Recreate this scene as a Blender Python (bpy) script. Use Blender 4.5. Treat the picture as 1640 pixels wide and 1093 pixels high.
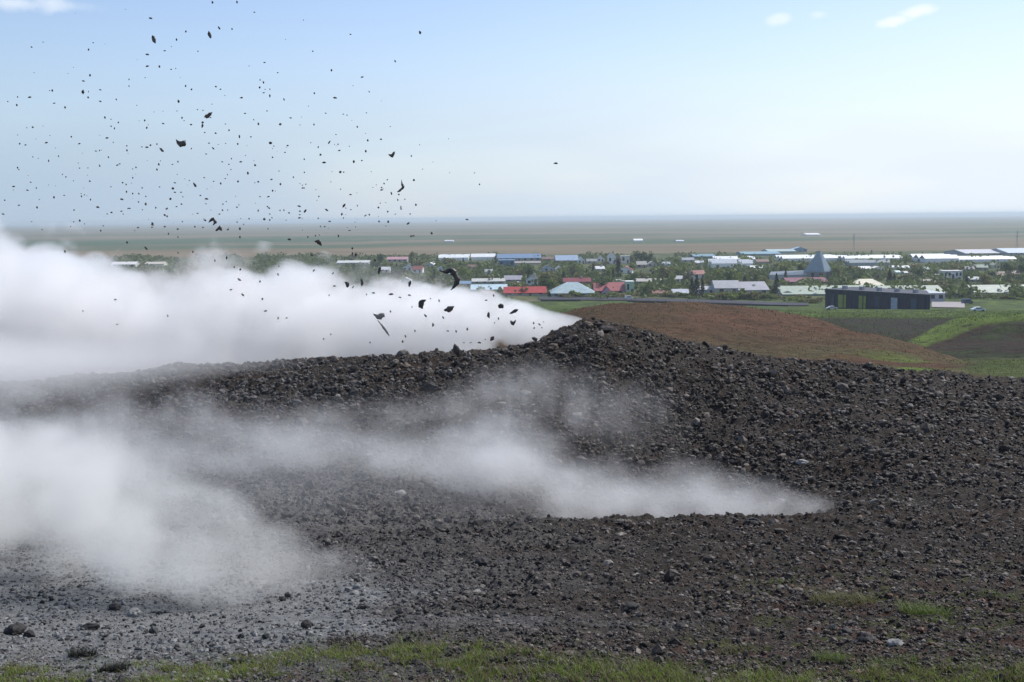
import bpy, bmesh, math, random
import numpy as np
from mathutils import Matrix, Vector

scene = bpy.context.scene
for o in list(bpy.data.objects):
    bpy.data.objects.remove(o, do_unlink=True)
rng = np.random.default_rng(7)
random.seed(7)
col = scene.collection

# ------------------------------------------------------------------ camera
FPX = 1731.0
CX, CY = 820.0, 546.5
ROLL = math.atan2(16.0, 1640.0)
PITCH = math.atan2(197.5 * math.cos(ROLL), FPX)
_h = np.array([1.0, 0, 0]); CF = np.array([0, math.cos(PITCH), -math.sin(PITCH)])
_v = np.array([0, math.sin(PITCH), math.cos(PITCH)])
CR = math.cos(ROLL) * _h - math.sin(ROLL) * _v
CU = math.sin(ROLL) * _h + math.cos(ROLL) * _v
cam_data = bpy.data.cameras.new("camera"); cam = bpy.data.objects.new("camera", cam_data)
col.objects.link(cam)
cam_data.sensor_width = 36.0; cam_data.lens = 36.0 * FPX / 1640.0
cam_data.clip_start = 0.1; cam_data.clip_end = 120000.0
cam.matrix_world = Matrix(((CR[0], CU[0], -CF[0], 0), (CR[1], CU[1], -CF[1], 0), (CR[2], CU[2], -CF[2], 0), (0, 0, 0, 1)))
scene.camera = cam

# ------------------------------------------------------------------ world, sun, exposure
SUN_EL, SUN_AZ = math.radians(47), math.radians(48)      # azimuth measured from +Y towards +X
world = bpy.data.worlds.new("World"); scene.world = world
world.use_nodes = True
wt = world.node_tree; wt.nodes.clear()
w_out = wt.nodes.new('ShaderNodeOutputWorld'); w_bg = wt.nodes.new('ShaderNodeBackground')
sky = wt.nodes.new('ShaderNodeTexSky'); sky.sky_type = 'NISHITA'; sky.sun_disc = False
sky.sun_elevation = SUN_EL; sky.sun_rotation = SUN_AZ
sky.altitude = 0; sky.air_density = 1.0; sky.dust_density = 0.4; sky.ozone_density = 2.0
w_bg.inputs['Strength'].default_value = 0.122
def _wn(t, **k):
    n = wt.nodes.new(t)
    for a, b in k.items(): setattr(n, a, b)
    return n
def _wm(op, a, b=0.0, clamp=False):
    n = _wn('ShaderNodeMath', operation=op, use_clamp=clamp)
    for i, v in enumerate((a, b)):
        if isinstance(v, bpy.types.NodeSocket): wt.links.new(v, n.inputs[i])
        else: n.inputs[i].default_value = v
    return n.outputs[0]
def _wss(v, a, b, o0=0.0, o1=1.0):
    n = _wn('ShaderNodeMapRange', interpolation_type='SMOOTHSTEP'); wt.links.new(v, n.inputs['Value'])
    for k, x in (('From Min', a), ('From Max', b), ('To Min', o0), ('To Max', o1)): n.inputs[k].default_value = x
    return n.outputs[0]
w_tc = _wn('ShaderNodeTexCoord'); w_sep = _wn('ShaderNodeSeparateXYZ'); wt.links.new(w_tc.outputs['Generated'], w_sep.inputs[0])
wx, wy, wz = w_sep.outputs
w_map = _wn('ShaderNodeMapping'); w_map.inputs['Scale'].default_value = (2.2, 2.2, 11.0); wt.links.new(w_tc.outputs['Generated'], w_map.inputs[0])
w_no = _wn('ShaderNodeTexNoise'); w_no.inputs['Scale'].default_value = 1.3; w_no.inputs['Detail'].default_value = 5; w_no.inputs['Roughness'].default_value = 0.45
wt.links.new(w_map.outputs[0], w_no.inputs['Vector'])
# thin high cloud veil, densest low over the sea and towards the sun
side = _wss(wx, -0.45, 0.45)
veil = _wm('MULTIPLY', _wss(wz, 0.19, 0.02, 0.12, 0.92), _wss(w_no.outputs[0], 0.30, 0.62, 0.70, 1.0))
veil = _wm('ADD', veil, _wm('MULTIPLY', side, _wss(wz, 0.24, 0.10, 0.05, 0.15)), clamp=True)
w_vc = _wn('ShaderNodeMix', data_type='RGBA'); wt.links.new(side, w_vc.inputs[0])
w_vc.inputs[6].default_value = (2.95, 3.85, 4.95, 1); w_vc.inputs[7].default_value = (5.7, 6.25, 6.8, 1)
w_mx = _wn('ShaderNodeMix', data_type='RGBA'); wt.links.new(veil, w_mx.inputs[0])
w_ti = _wn('ShaderNodeMix', data_type='RGBA', blend_type='MULTIPLY'); w_ti.inputs[0].default_value = 1.0; w_ti.inputs[7].default_value = (1.0, 0.95, 1.0, 1)
wt.links.new(sky.outputs[0], w_ti.inputs[6]); wt.links.new(w_ti.outputs[2], w_mx.inputs[6]); wt.links.new(w_vc.outputs[2], w_mx.inputs[7])
# a few small fair-weather clouds: direction (x, z) and half sizes
w_n2 = _wn('ShaderNodeTexNoise'); w_n2.inputs['Scale'].default_value = 38; w_n2.inputs['Detail'].default_value = 4; wt.links.new(w_tc.outputs['Generated'], w_n2.inputs['Vector'])
cloud = None
for cpx, cpy, hw, hh, st_, tilt in ((1470, 20, 26, 9, 0.75, -0.25), (1435, 34, 24, 8, 0.75, -0.2), (1245, 31, 18, 8, 0.45, 0), (1310, 23, 16, 7, 0.35, 0), (22, 6, 75, 13, 0.5, -0.05)):
    a_ = (cpx - CX) / FPX; b_ = -(cpy - CY) / FPX; d_ = CF + a_ * CR + b_ * CU; d_ = d_ / np.linalg.norm(d_)
    ddx = _wm('DIVIDE', _wm('SUBTRACT', wx, float(d_[0])), hw / FPX)
    ddz = _wm('SUBTRACT', _wm('DIVIDE', _wm('SUBTRACT', wz, float(d_[2])), hh / FPX), _wm('MULTIPLY', ddx, -tilt * 2))
    rr = _wm('ADD', _wm('SQRT', _wm('ADD', _wm('MULTIPLY', ddx, ddx), _wm('MULTIPLY', ddz, ddz))), _wm('MULTIPLY', _wm('SUBTRACT', w_n2.outputs[0], 0.5), 2.2))
    cc = _wss(rr, 1.25, 0.2, 0.0, st_)
    cc = _wm('MULTIPLY', cc, _wss(wy, 0.0, 0.1))
    cloud = cc if cloud is None else _wm('MAXIMUM', cloud, cc)
w_m2 = _wn('ShaderNodeMix', data_type='RGBA'); wt.links.new(cloud, w_m2.inputs[0])
wt.links.new(w_mx.outputs[2], w_m2.inputs[6]); w_m2.inputs[7].default_value = (6.9, 7.2, 7.4, 1)
wt.links.new(w_m2.outputs[2], w_bg.inputs['Color']); wt.links.new(w_bg.outputs[0], w_out.inputs['Surface'])

sun_d = bpy.data.lights.new("sun", 'SUN'); sun_d.energy = 3.8; sun_d.angle = math.radians(0.53)
sun_d.color = (1.0, 0.955, 0.89)
sun = bpy.data.objects.new("sun", sun_d); col.objects.link(sun)
sdir = Vector((math.sin(SUN_AZ) * math.cos(SUN_EL), math.cos(SUN_AZ) * math.cos(SUN_EL), math.sin(SUN_EL)))
sun.rotation_euler = sdir.to_track_quat('Z', 'Y').to_euler()
sun.location = (20, 20, 60)

scene.view_settings.view_transform = 'Standard'; scene.view_settings.look = 'None'
scene.view_settings.exposure = 0.3; scene.view_settings.gamma = 1.0
scene.render.engine = 'CYCLES'
scene.cycles.volume_bounces = 8
scene.cycles.max_bounces = 14
scene.cycles.transparent_max_bounces = 8
scene.cycles.volume_max_steps = 400
scene.cycles.volume_step_rate = 0.4
scene.cycles.use_denoising = True

# ------------------------------------------------------------------ helpers
def unproject(px, py, Y):
    """world point on the ray of photo pixel (px,py) at forward distance Y"""
    px = np.asarray(px, float); py = np.asarray(py, float); Y = np.asarray(Y, float)
    a = (px - CX) / FPX; b = -(py - CY) / FPX
    d = [CF[i] + a * CR[i] + b * CU[i] for i in range(3)]
    s = Y / d[1]
    return d[0] * s, Y + 0 * s, d[2] * s

def project(x, y, z):
    f = x * CF[0] + y * CF[1] + z * CF[2]
    return CX + FPX * (x * CR[0] + y * CR[1] + z * CR[2]) / f, CY - FPX * (x * CU[0] + y * CU[1] + z * CU[2]) / f

def tag(o, label=None, cat=None, group=None, kind=None):
    if label: o['label'] = label
    if cat: o['category'] = cat
    if group: o['group'] = group
    if kind: o['kind'] = kind
    return o

def link(name, me, mat=None, parent=None, loc=(0, 0, 0), rot=(0, 0, 0)):
    o = bpy.data.objects.new(name, me); col.objects.link(o)
    if mat is not None and me is not None and len(me.materials) == 0: me.materials.append(mat)
    o.location = loc; o.rotation_euler = rot
    if parent: o.parent = parent
    return o

def empty(name, loc=(0, 0, 0), rz=0.0):
    o = bpy.data.objects.new(name, None); col.objects.link(o)
    o.location = loc; o.rotation_euler = (0, 0, rz); o.empty_display_size = 0.5
    return o

def mesh_np(name, verts, faces, smooth=False, attrs=None, colors=None):
    """faces: (n,k) int array (k = 3 or 4)"""
    verts = np.ascontiguousarray(verts, dtype=np.float32); faces = np.ascontiguousarray(faces, dtype=np.int32)
    me = bpy.data.meshes.new(name)
    n, k = faces.shape
    me.vertices.add(len(verts)); me.vertices.foreach_set('co', verts.ravel())
    me.loops.add(n * k); me.loops.foreach_set('vertex_index', faces.ravel())
    me.polygons.add(n); me.polygons.foreach_set('loop_start', np.arange(0, n * k, k, dtype=np.int32))
    me.polygons.foreach_set('use_smooth', np.full(n, smooth, dtype=bool))
    if colors is not None:
        ca = me.color_attributes.new('tint', 'FLOAT_COLOR', 'POINT')
        c4 = np.ones((len(verts), 4), dtype=np.float32); c4[:, :3] = colors
        ca.data.foreach_set('color', c4.ravel())
    for nm, arr in (attrs or {}).items():
        at = me.attributes.new(nm, 'FLOAT', 'POINT'); at.data.foreach_set('value', np.asarray(arr, np.float32).ravel())
    me.update(calc_edges=True); me.validate()
    return me

def _hash(ix, iy, seed):
    n = (ix.astype(np.int64) * 374761393 + iy.astype(np.int64) * 668265263 + seed * 1442695041) & 0xffffffff
    n = ((n ^ (n >> 13)) * 1274126177) & 0xffffffff
    n = ((n ^ (n >> 16)) * 2246822519) & 0xffffffff
    return ((n ^ (n >> 15)) & 0xffffff) / float(0xffffff)

def vnoise(x, y, seed=0):
    x0 = np.floor(x); y0 = np.floor(y); fx = x - x0; fy = y - y0
    fx = fx * fx * (3 - 2 * fx); fy = fy * fy * (3 - 2 * fy)
    a = _hash(x0, y0, seed); b = _hash(x0 + 1, y0, seed); c = _hash(x0, y0 + 1, seed); d = _hash(x0 + 1, y0 + 1, seed)
    return (a * (1 - fx) + b * fx) * (1 - fy) + (c * (1 - fx) + d * fx) * fy

def fbm(x, y, octs=4, seed=0, gain=0.5):
    s = 0; amp = 1; tot = 0
    for k in range(octs):
        s = s + amp * vnoise(x * 2 ** k + 13.7 * k, y * 2 ** k - 7.3 * k, seed + k); tot += amp; amp *= gain
    return s / tot

def sstep(a, b, x):
    t = np.clip((x - a) / (b - a), 0, 1); return t * t * (3 - 2 * t)

class N:
    """tiny node-tree writer"""
    def __init__(self, name):
        self.m = bpy.data.materials.new(name); self.m.use_nodes = True
        self.t = self.m.node_tree; self.t.nodes.clear()
        self.out = self.t.nodes.new('ShaderNodeOutputMaterial')
    def n(self, typ, **kw):
        nd = self.t.nodes.new(typ)
        for k, v in kw.items(): setattr(nd, k, v)
        return nd
    def l(self, a, b): self.t.links.new(a, b)
    def put(self, sock, v):
        if hasattr(v, 'is_linked') or isinstance(v, bpy.types.NodeSocket): self.l(v, sock)
        else: sock.default_value = v
    def math(self, op, a, b=0.0, c=None, clamp=False):
        nd = self.n('ShaderNodeMath', operation=op, use_clamp=clamp)
        self.put(nd.inputs[0], a); self.put(nd.inputs[1], b)
        if c is not None: self.put(nd.inputs[2], c)
        return nd.outputs[0]
    def noise(self, vec, scale, detail=3.0, rough=0.5):
        nd = self.n('ShaderNodeTexNoise'); nd.inputs['Scale'].default_value = scale
        nd.inputs['Detail'].default_value = detail; nd.inputs['Roughness'].default_value = rough
        if vec is not None: self.l(vec, nd.inputs['Vector'])
        return nd.outputs['Fac']
    def mix(self, fac, a, b, mode='MIX'):
        nd = self.n('ShaderNodeMix', data_type='RGBA', blend_type=mode)
        self.put(nd.inputs[0], fac)
        self.put(nd.inputs[6], a if not isinstance(a, tuple) else (*a, 1)); self.put(nd.inputs[7], b if not isinstance(b, tuple) else (*b, 1))
        return nd.outputs[2]
    def smooth(self, v, a, b, o0=0.0, o1=1.0):
        nd = self.n('ShaderNodeMapRange', interpolation_type='SMOOTHSTEP'); self.put(nd.inputs['Value'], v)
        nd.inputs['From Min'].default_value = a; nd.inputs['From Max'].default_value = b
        nd.inputs['To Min'].default_value = o0; nd.inputs['To Max'].default_value = o1
        return nd.outputs[0]
    def ramp(self, v, stops, interp='LINEAR'):
        nd = self.n('ShaderNodeValToRGB'); cr = nd.color_ramp; cr.interpolation = interp
        while len(cr.elements) < len(stops): cr.elements.new(0.5)
        for e, (p, c) in zip(cr.elements, stops): e.position = p; e.color = (*c, 1)
        self.put(nd.inputs[0], v); return nd.outputs[0]
    def coord(self, which='Object'): return self.n('ShaderNodeTexCoord').outputs[which]
    def mapping(self, vec, scale=(1, 1, 1), loc=(0, 0, 0)):
        nd = self.n('ShaderNodeMapping'); self.l(vec, nd.inputs[0]); nd.inputs['Scale'].default_value = scale
        nd.inputs['Location'].default_value = loc; return nd.outputs[0]
    def attr(self, name, out='Color'): return self.n('ShaderNodeAttribute', attribute_name=name).outputs[out]
    def bsdf(self, base, rough=0.8, bump=None, bstr=0.4, bdist=0.05, **kw):
        b = self.n('ShaderNodeBsdfPrincipled')
        self.put(b.inputs['Base Color'], base if not isinstance(base, tuple) else (*base, 1))
        self.put(b.inputs['Roughness'], rough)
        if bump is not None:
            bp = self.n('ShaderNodeBump'); bp.inputs['Strength'].default_value = bstr; bp.inputs['Distance'].default_value = bdist
            self.l(bump, bp.inputs['Height']); self.l(bp.outputs[0], b.inputs['Normal'])
        for k, v in kw.items(): self.put(b.inputs[k.replace('_', ' ')], v)
        self.l(b.outputs[0], self.out.inputs['Surface']); return self.m

# ------------------------------------------------------------------ terrain heights
PLAIN_Z = -30.0
def _table(cols, rows):
    Ys = np.array([r[0] for r in rows], float); P = np.array([r[1:] for r in rows], float)
    Z = np.zeros_like(P)
    for i, Y in enumerate(Ys):
        for j, px in enumerate(cols):
            Z[i, j] = unproject(px, P[i, j], Y)[2]
    return np.array(cols, float), np.log(Ys), Z

_crest = [612, 588, 573, 564, 554, 530, 514, 524, 549, 576, 595, 607]
_c1 = [0, 300, 600, 750, 840, 900, 945, 1000, 1100, 1250, 1450, 1640]
def off(d): return [c + d for c in _crest]
FRONT = _table(_c1, [
    (4.0, *[1290] * 12),
    (6.0, 1100, 1098, 1092, 1090, 1090, 1090, 1092, 1094, 1094, 1092, 1086, 1082),
    (7.5, 1018, 1016, 1010, 1006, 1005, 1004, 1004, 1004, 1004, 1002, 998, 994),
    (9.0, 968, 966, 962, 958, 950, 948, 946, 946, 944, 942, 938, 936),
    (11.0, 915, 914, 912, 900, 893, 890, 888, 888, 886, 885, 882, 880),
    (13.4, 862, 860, 858, 842, 836, 833, 830, 830, 830, 831, 830, 826),
    (14.0, 852, 850, 846, 838, 846, 852, 856, 856, 856, 852, 824, 818),
    (15.2, 832, 826, 818, 822, 845, 862, 868, 868, 864, 845, 796, 792),
    (17.0, 790, 778, 768, 780, 812, 836, 842, 842, 834, 806, 755, 758),
    (19.0, 742, 722, 715, 722, 730, 735, 738, 740, 742, 732, 712, 716),
    (21.0, 690, 664, 652, 655, 650, 645, 642, 648, 664, 672, 668, 672),
    (23.2, 640, 612, 596, 590, 580, 560, 548, 556, 580, 604, 620, 632),
    (24.8, *_crest),
    (26.0, *off(6)), (28.0, *off(34)), (34.0, *off(90)), (40.0, *off(120))])
_c2 = [-500, 0, 600, 880, 950, 1100, 1200, 1300, 1400, 1480, 1560, 1640, 2100]
MID = _table(_c2, [
    (26.0, 660, 650, 630, 640, 640, 650, 650, 650, 640, 635, 630, 630, 620),
    (34.0, 640, 640, 640, 640, 620, 640, 648, 636, 618, 612, 606, 606, 600),
    (45.0, 590, 590, 590, 580, 550, 560, 578, 585, 586, 588, 584, 576, 560),
    (60.0, 560, 560, 560, 540, 510, 512, 524, 533, 531, 553, 590, 590, 560),
    (75.0, 540, 540, 540, 510, 489, 485, 494, 506, 545, 572, 580, 575, 545),
    (100., 520, 520, 520, 507, 503, 500, 508, 524, 540, 558, 550, 545, 520),
    (113., 516, 516, 516, 505, 502, 499, 506, 519, 532, 540, 509, 504, 505),
    (122., 514, 514, 514, 504, 502, 499, 506, 517, 528, 546, 511, 506, 505),
    (150., 508, 508, 508, 500, 499, 498, 504, 508, 507, 514, 508, 505, 504),
    (220., 500, 500, 500, 496, 495, 494, 498, 499, 498, 499, 499, 499, 499),
    (300., 496, 495, 494, 492, 491, 491, 493, 494, 494, 494, 495, 496, 496),
    (345., 494, 493, 491, 490, 489, 488, 488, 488, 488, 488, 489, 490, 490),
    (385., 489, 489, 486, 484, 483, 482, 481, 480, 479, 478, 478, 478, 474)])

def tab_eval(T, X, Y):
    cols, lY, Z = T
    px = CX + FPX * X / np.maximum(Y, 0.5)
    i = np.clip(np.searchsorted(cols, px) - 1, 0, len(cols) - 2)
    fx = np.clip((px - cols[i]) / (cols[i + 1] - cols[i]), 0, 1); fx = fx * fx * (3 - 2 * fx) * 0.5 + fx * 0.5
    ly = np.log(np.maximum(Y, 0.5))
    j = np.clip(np.searchsorted(lY, ly) - 1, 0, len(lY) - 2)
    fy = np.clip((ly - lY[j]) / (lY[j + 1] - lY[j]), 0, 1)
    return (Z[j, i] * (1 - fx) + Z[j, i + 1] * fx) * (1 - fy) + (Z[j + 1, i] * (1 - fx) + Z[j + 1, i + 1] * fx) * fy

def smooth_eval(T, X, Y, r):
    s = 0
    for dx, dy, w in ((0, 0, .28), (1, 0, .12), (-1, 0, .12), (0, 1, .12), (0, -1, .12), (.7, .7, .06), (-.7, .7, .06), (.7, -.7, .06), (-.7, -.7, .06)):
        s = s + w * tab_eval(T, X + dx * Y * r * 1.2, Y * (1 + dy * r))
    return s

def h_front(X, Y):
    X = np.asarray(X, float); Y = np.asarray(Y, float)
    z = smooth_eval(FRONT, X, Y, 0.007)
    near = -1.72 - 0.03 * Y
    z = np.where(Y < 5.0, np.where(Y < 3.0, -1.70 - 0.11 * np.maximum(Y, 0) , z), z)
    m = np.clip((Y - 3.0) / 2.5, 0, 1)
    z = (-1.70 - 0.11 * np.maximum(Y, 0)) * (1 - m) + z * m
    dist = np.clip(Y / 20, 0.3, 1.2)
    z = z + (fbm(X * 0.9, Y * 0.9, 3, 5) - 0.5) * 0.22 * dist
    return z

def h_front_detail(X, Y):
    X = np.asarray(X, float); Y = np.asarray(Y, float)
    m = mud_mask(X, Y)
    k = np.clip(Y / 18, 0.35, 0.85)
    r = np.abs(fbm(X * 3.1, Y * 3.1, 3, 21) - 0.5) * 2
    d = (fbm(X * 6.5, Y * 6.5, 5, 11, 0.66) - 0.5) * 0.26 * k + (0.5 - r) * 0.08 * k
    e = (fbm(X * 2.5, Y * 2.5, 5, 31, 0.6) - 0.5) * 0.10
    return h_front(X, Y) + d * (1 - m) + e * m

def mud_mask(X, Y):
    """1 where wet grey mud covers the ground (near, lower left)"""
    px = CX + FPX * X / np.maximum(Y, 0.5)
    n = fbm(X * 1.3, Y * 1.3, 4, 77)
    edge = 900 + (n - 0.5) * 1100 - np.abs(Y - 8.2) * 85
    return sstep(150, -520, px - edge) * sstep(13.5, 11.0, Y + (n - .5) * 4) * sstep(6.3, 6.9, Y + (n - 0.5) * 1.0 + (px < 350) * 0.35)

def h_mid(X, Y):
    X = np.asarray(X, float); Y = np.asarray(Y, float)
    z = smooth_eval(MID, X, Y, 0.02)
    z = z + (fbm(X * 0.12, Y * 0.12, 4, 41) - 0.5) * 0.7 * np.clip(Y / 80, 0.2, 1) * sstep(340, 240, Y)
    z = z + (fbm(X * 0.7, Y * 0.7, 4, 43, .6) - 0.5) * 0.35 * np.clip(Y / 80, 0.2, 1) * sstep(340, 200, Y)
    return z

def grid_mesh(name, us, ys, hfun):
    U, Yg = np.meshgrid(us, ys); X = U * Yg
    Z = hfun(X, Yg)
    V = np.stack([X, Yg, Z], -1).reshape(-1, 3)
    nx, ny = len(us), len(ys)
    idx = np.arange(nx * ny).reshape(ny, nx)
    Fc = np.stack([idx[:-1, :-1], idx[:-1, 1:], idx[1:, 1:], idx[1:, :-1]], -1).reshape(-1, 4)
    return V, Fc, X.ravel(), Yg.ravel()

def lin(*c):
    """sRGB 0-255 -> linear"""
    return tuple(((v / 255) / 12.92 if v / 255 <= 0.04045 else ((v / 255 + 0.055) / 1.055) ** 2.4) for v in c)

# ---- front gravel slope
m = N('gravel_ground')
co = m.coord()
n1 = m.noise(co, 14.0, 6, 0.7); n2 = m.noise(co, 0.7, 4, 0.6); n3 = m.noise(co, 60.0, 3, 0.7)
base = m.ramp(n1, [(0.30, (0.009, 0.0075, 0.006)), (0.5, (0.033, 0.0265, 0.0215)), (0.66, (0.074, 0.060, 0.049)), (0.8, (0.13, 0.105, 0.085))])
brown = m.ramp(n1, [(0.3, (0.010, 0.007, 0.005)), (0.6, (0.045, 0.028, 0.019)), (0.8, (0.09, 0.06, 0.042))])
base = m.mix(m.smooth(n2, 0.48, 0.68), base, brown)
mudc = m.ramp(n1, [(0.3, (0.07, 0.0705, 0.070)), (0.5, (0.155, 0.156, 0.153)), (0.75, (0.26, 0.26, 0.255))])
base = m.mix(m.attr('mud', 'Fac'), base, mudc)
n4 = m.noise(co, 3.2, 5, 0.7)
mossc = m.ramp(n1, [(0.3, (0.016, 0.017, 0.007)), (0.55, (0.055, 0.060, 0.018)), (0.75, (0.11, 0.105, 0.04))])
rustc = m.ramp(n1, [(0.3, (0.020, 0.012, 0.009)), (0.6, (0.085, 0.048, 0.034)), (0.8, (0.15, 0.09, 0.065))])
base = m.mix(m.math('MULTIPLY', m.attr('moss', 'Fac'), m.smooth(n4, 0.50, 0.60)), base, mossc)
base = m.mix(m.math('MULTIPLY', m.attr('moss', 'Fac'), m.smooth(n4, 0.47, 0.38)), base, rustc)
rough = m.math('SUBTRACT', 0.92, m.math('MULTIPLY', m.attr('mud', 'Fac'), m.smooth(n2, 0.3, 0.7, 0.45, 0.25)))
mat_gravel_ground = m.bsdf(base, rough, bump=m.math('ADD', n1, m.math('MULTIPLY', n3, 0.5)), bstr=0.9, bdist=0.045, Specular_IOR_Level=0.2)

us = np.linspace(-0.78, 0.78, 1100)
ys = np.exp(np.linspace(np.log(4.2), np.log(40), 900))
V, Fc, gx, gy = grid_mesh('front', us, ys, h_front_detail)
me = mesh_np('front_slope', V, Fc, True, attrs={'mud': np.maximum(mud_mask(gx, gy), 0.42 * sstep(1150, 500, CX + FPX * gx / gy + 500 * (fbm(gx * .8, gy * .8, 3, 89) - .5)) * sstep(21, 16, gy)), 'moss': sstep(950, 1350, CX + FPX * gx / gy + 300 * (fbm(gx, gy, 3, 88) - .5)) * sstep(11.5, 8.0, gy) + sstep(7.6, 6.6, gy) * .8})
tag(link('ground', me, mat_gravel_ground), kind='structure', label='dark gravelly slope and crater lip around the vents')
# near ground under the camera
xs = np.linspace(-9, 9, 90); y2 = np.linspace(-7, 4.24, 70)
Xn, Yn = np.meshgrid(xs, y2)
edge_w = 0.78 * 4.2
Zn = np.where(True, h_front(Xn, np.maximum(Yn, -6)), 0) - 0.03
idx = np.arange(Xn.size).reshape(Xn.shape)
Fn = np.stack([idx[:-1, :-1], idx[:-1, 1:], idx[1:, 1:], idx[1:, :-1]], -1).reshape(-1, 4)
me = mesh_np('near_ground', np.stack([Xn, Yn, Zn], -1).reshape(-1, 3), Fn, True, attrs={'mud': np.zeros(Xn.size), 'moss': np.ones(Xn.size)})
tag(link('ground', me, mat_gravel_ground), kind='structure')

# ---- middle ground: brown mound, dark gully, green bank
us = np.linspace(-0.85, 0.85, 800)
ys = np.exp(np.linspace(np.log(27), np.log(386), 620))
V, Fc, gx, gy = grid_mesh('mid', us, ys, h_mid)
gpx = CX + FPX * gx / gy
nA = fbm(gx * 0.05, gy * 0.05, 4, 51); nB = fbm(gx * 0.35, gy * 0.35, 4, 52)
def C(*a): return np.array(a, float)
brown = C(0.112, 0.058, 0.033); olive = C(0.082, 0.070, 0.030); dark = C(0.022, 0.019, 0.015); green = C(0.058, 0.090, 0.020); lush = C(0.105, 0.160, 0.026); tan = C(0.20, 0.125, 0.07)
def bl(a, b, f): return a * (1 - f[:, None]) + b * f[:, None]
colr = np.tile(brown, (len(gx), 1))
colr = bl(colr, brown * 0.45, sstep(0.56, 0.72, nB) * 0.6)
colr = bl(colr, brown * 0.5, np.exp(-((gpx - 1190) / 60) ** 2 - ((gy - 52) / 5.) ** 2) * .8 + np.exp(-((gpx - 1010) / 40) ** 2 - ((gy - 58) / 6.) ** 2) * .5)
colr = bl(colr, olive * .8, sstep(.52, .62, nA) * .35)
colr = bl(colr, olive, np.clip(sstep(66, 47, gy + (nB - .5) * 30 - (gpx - 1250) * 0.03), 0, 1) * sstep(0.36, 0.55, nB) * 0.85)
colr = bl(colr, green * 0.9, sstep(1000, 920, gpx + (nB - .5) * 60) * sstep(80, 100, gy))
colr = bl(colr, dark * 1.3, sstep(76, 86, gy) * sstep(150, 128, gy + (nA - .5) * 20) * sstep(1240, 1290, gpx))
_, gpy = project(gx, gy, V[:, 2])
g1 = sstep(128, 146, gy + (nA - .5) * 30) * np.where(gpx > 1240, sstep(512, 506, gpy + (nB - .5) * 7), 1)
colr = bl(colr, dark * 1.5, sstep(120, 130, gy) * sstep(1270, 1300, gpx) * 1.0)
colr = bl(colr, green * .35, sstep(88, 100, gy) * sstep(1270, 1300, gpx) * sstep(.45, .6, nB) * .8)
colr = bl(colr, green * (0.8), np.clip(g1 + sstep(1240, 1180, gpx) * sstep(95, 120, gy), 0, 1))
colr = bl(colr, lush * 0.8, g1 * sstep(0.5, 0.62, nB))
rg = sstep(108, 117, gy + (gpx - 1560) * 0.03) * sstep(1440, 1480, gpx) * sstep(190, 140, gy)
_, gpy = project(gx, gy, V[:, 2])
rg = rg * np.where(gpx < 1540, sstep(510, 505, gpy), 1)
colr = bl(colr, lush, rg * sstep(0.30, 0.5, nB))
_, gpy = project(gx, gy, V[:, 2])
rp = np.interp(gpx, [1455, 1480, 1500, 1530, 1560, 1640, 1900], [552, 541, 528, 516, 509, 505, 500]); rw = np.interp(gpx, [1455, 1480, 1530, 1580, 1640], [4, 16, 22, 9, 7])
dk = sstep(70, 78, gy) * sstep(118, 106, gy + (gpx - 1560) * 0.06) * sstep(1440, 1500, gpx)  # ridge face turned from the sun: its shade is painted into the ground colour
colr = bl(colr, dark * 1.1, dk)
colr = bl(colr, green * .5, dk * sstep(.42, .66, nA + (nB - .5) * .8) * .8)
colr = bl(colr, brown * .4, dk * sstep(.55, .35, nA + (nB - .5) * .9) * .7)
gr = sstep(1450, 1475, gpx) * sstep(92, 98, gy) * sstep(200, 170, gy) * sstep(rw + 6, rw - 4, gpy - rp + (nB - .5) * 16) * sstep(-6, -2, gpy - rp)
colr = bl(colr, lush * 0.9, gr * sstep(.25, .4, nB + .1))
lp = np.exp(-((gpx - 1440) / 75) ** 2) * sstep(52, 42, gy) + np.exp(-((gpx - 1610) / 40) ** 2) * sstep(40, 46, gy) * sstep(66, 56, gy)
colr = bl(colr, lush, np.clip(lp * 1.4, 0, 1) * sstep(0.33, 0.48, nB))
tp = np.exp(-((gpx - 1570) / 60) ** 2) * sstep(41, 36, gy) * sstep(.38, .55, nB) * .8
colr = bl(colr, olive, sstep(1500, 1560, gpx) * sstep(60, 50, gy) * .8)
colr = bl(colr, tan, np.clip(tp * 1.3, 0, 1))
colr = bl(colr, green, sstep(1520, 1575, gpx) * sstep(78, 70, gy) * sstep(.3, .5, nB) * .8)
colr *= (0.72 + 0.56 * nB)[:, None]
m = N('hill_soil'); co = m.coord()
nz = m.noise(co, 1.6, 6, 0.72); nz2 = m.noise(co, 7.0, 4, 0.7)
c = m.mix(1.0, m.attr('tint'), m.ramp(nz, [(0.3, (0.45, 0.45, 0.42)), (0.5, (0.95, 0.95, 0.95)), (0.7, (1.5, 1.45, 1.35))]), 'MULTIPLY')
mat_hill = m.bsdf(c, 0.95, bump=m.math('ADD', nz, m.math('MULTIPLY', nz2, 0.4)), bstr=1.0, bdist=0.35, Specular_IOR_Level=0.15)
me = mesh_np('hills', V, Fc, True, colors=colr)
tag(link('hill_slope', me, mat_hill), kind='structure', label='brown earth mound, dark gully and green bank before the town')

# ---- plain to the horizon
m = N('plain_ground'); co = m.coord()
sep = m.n('ShaderNodeSeparateXYZ'); m.l(co, sep.inputs[0])
lg = m.math('LOGARITHM', sep.outputs[1], 10.0)
wob = m.noise(m.mapping(co, (0.0011, 0.0016, 1)), 1.0, 4, 0.6)
lg = m.math('ADD', lg, m.math('MULTIPLY', m.math('SUBTRACT', wob, 0.5), 0.11))
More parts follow.
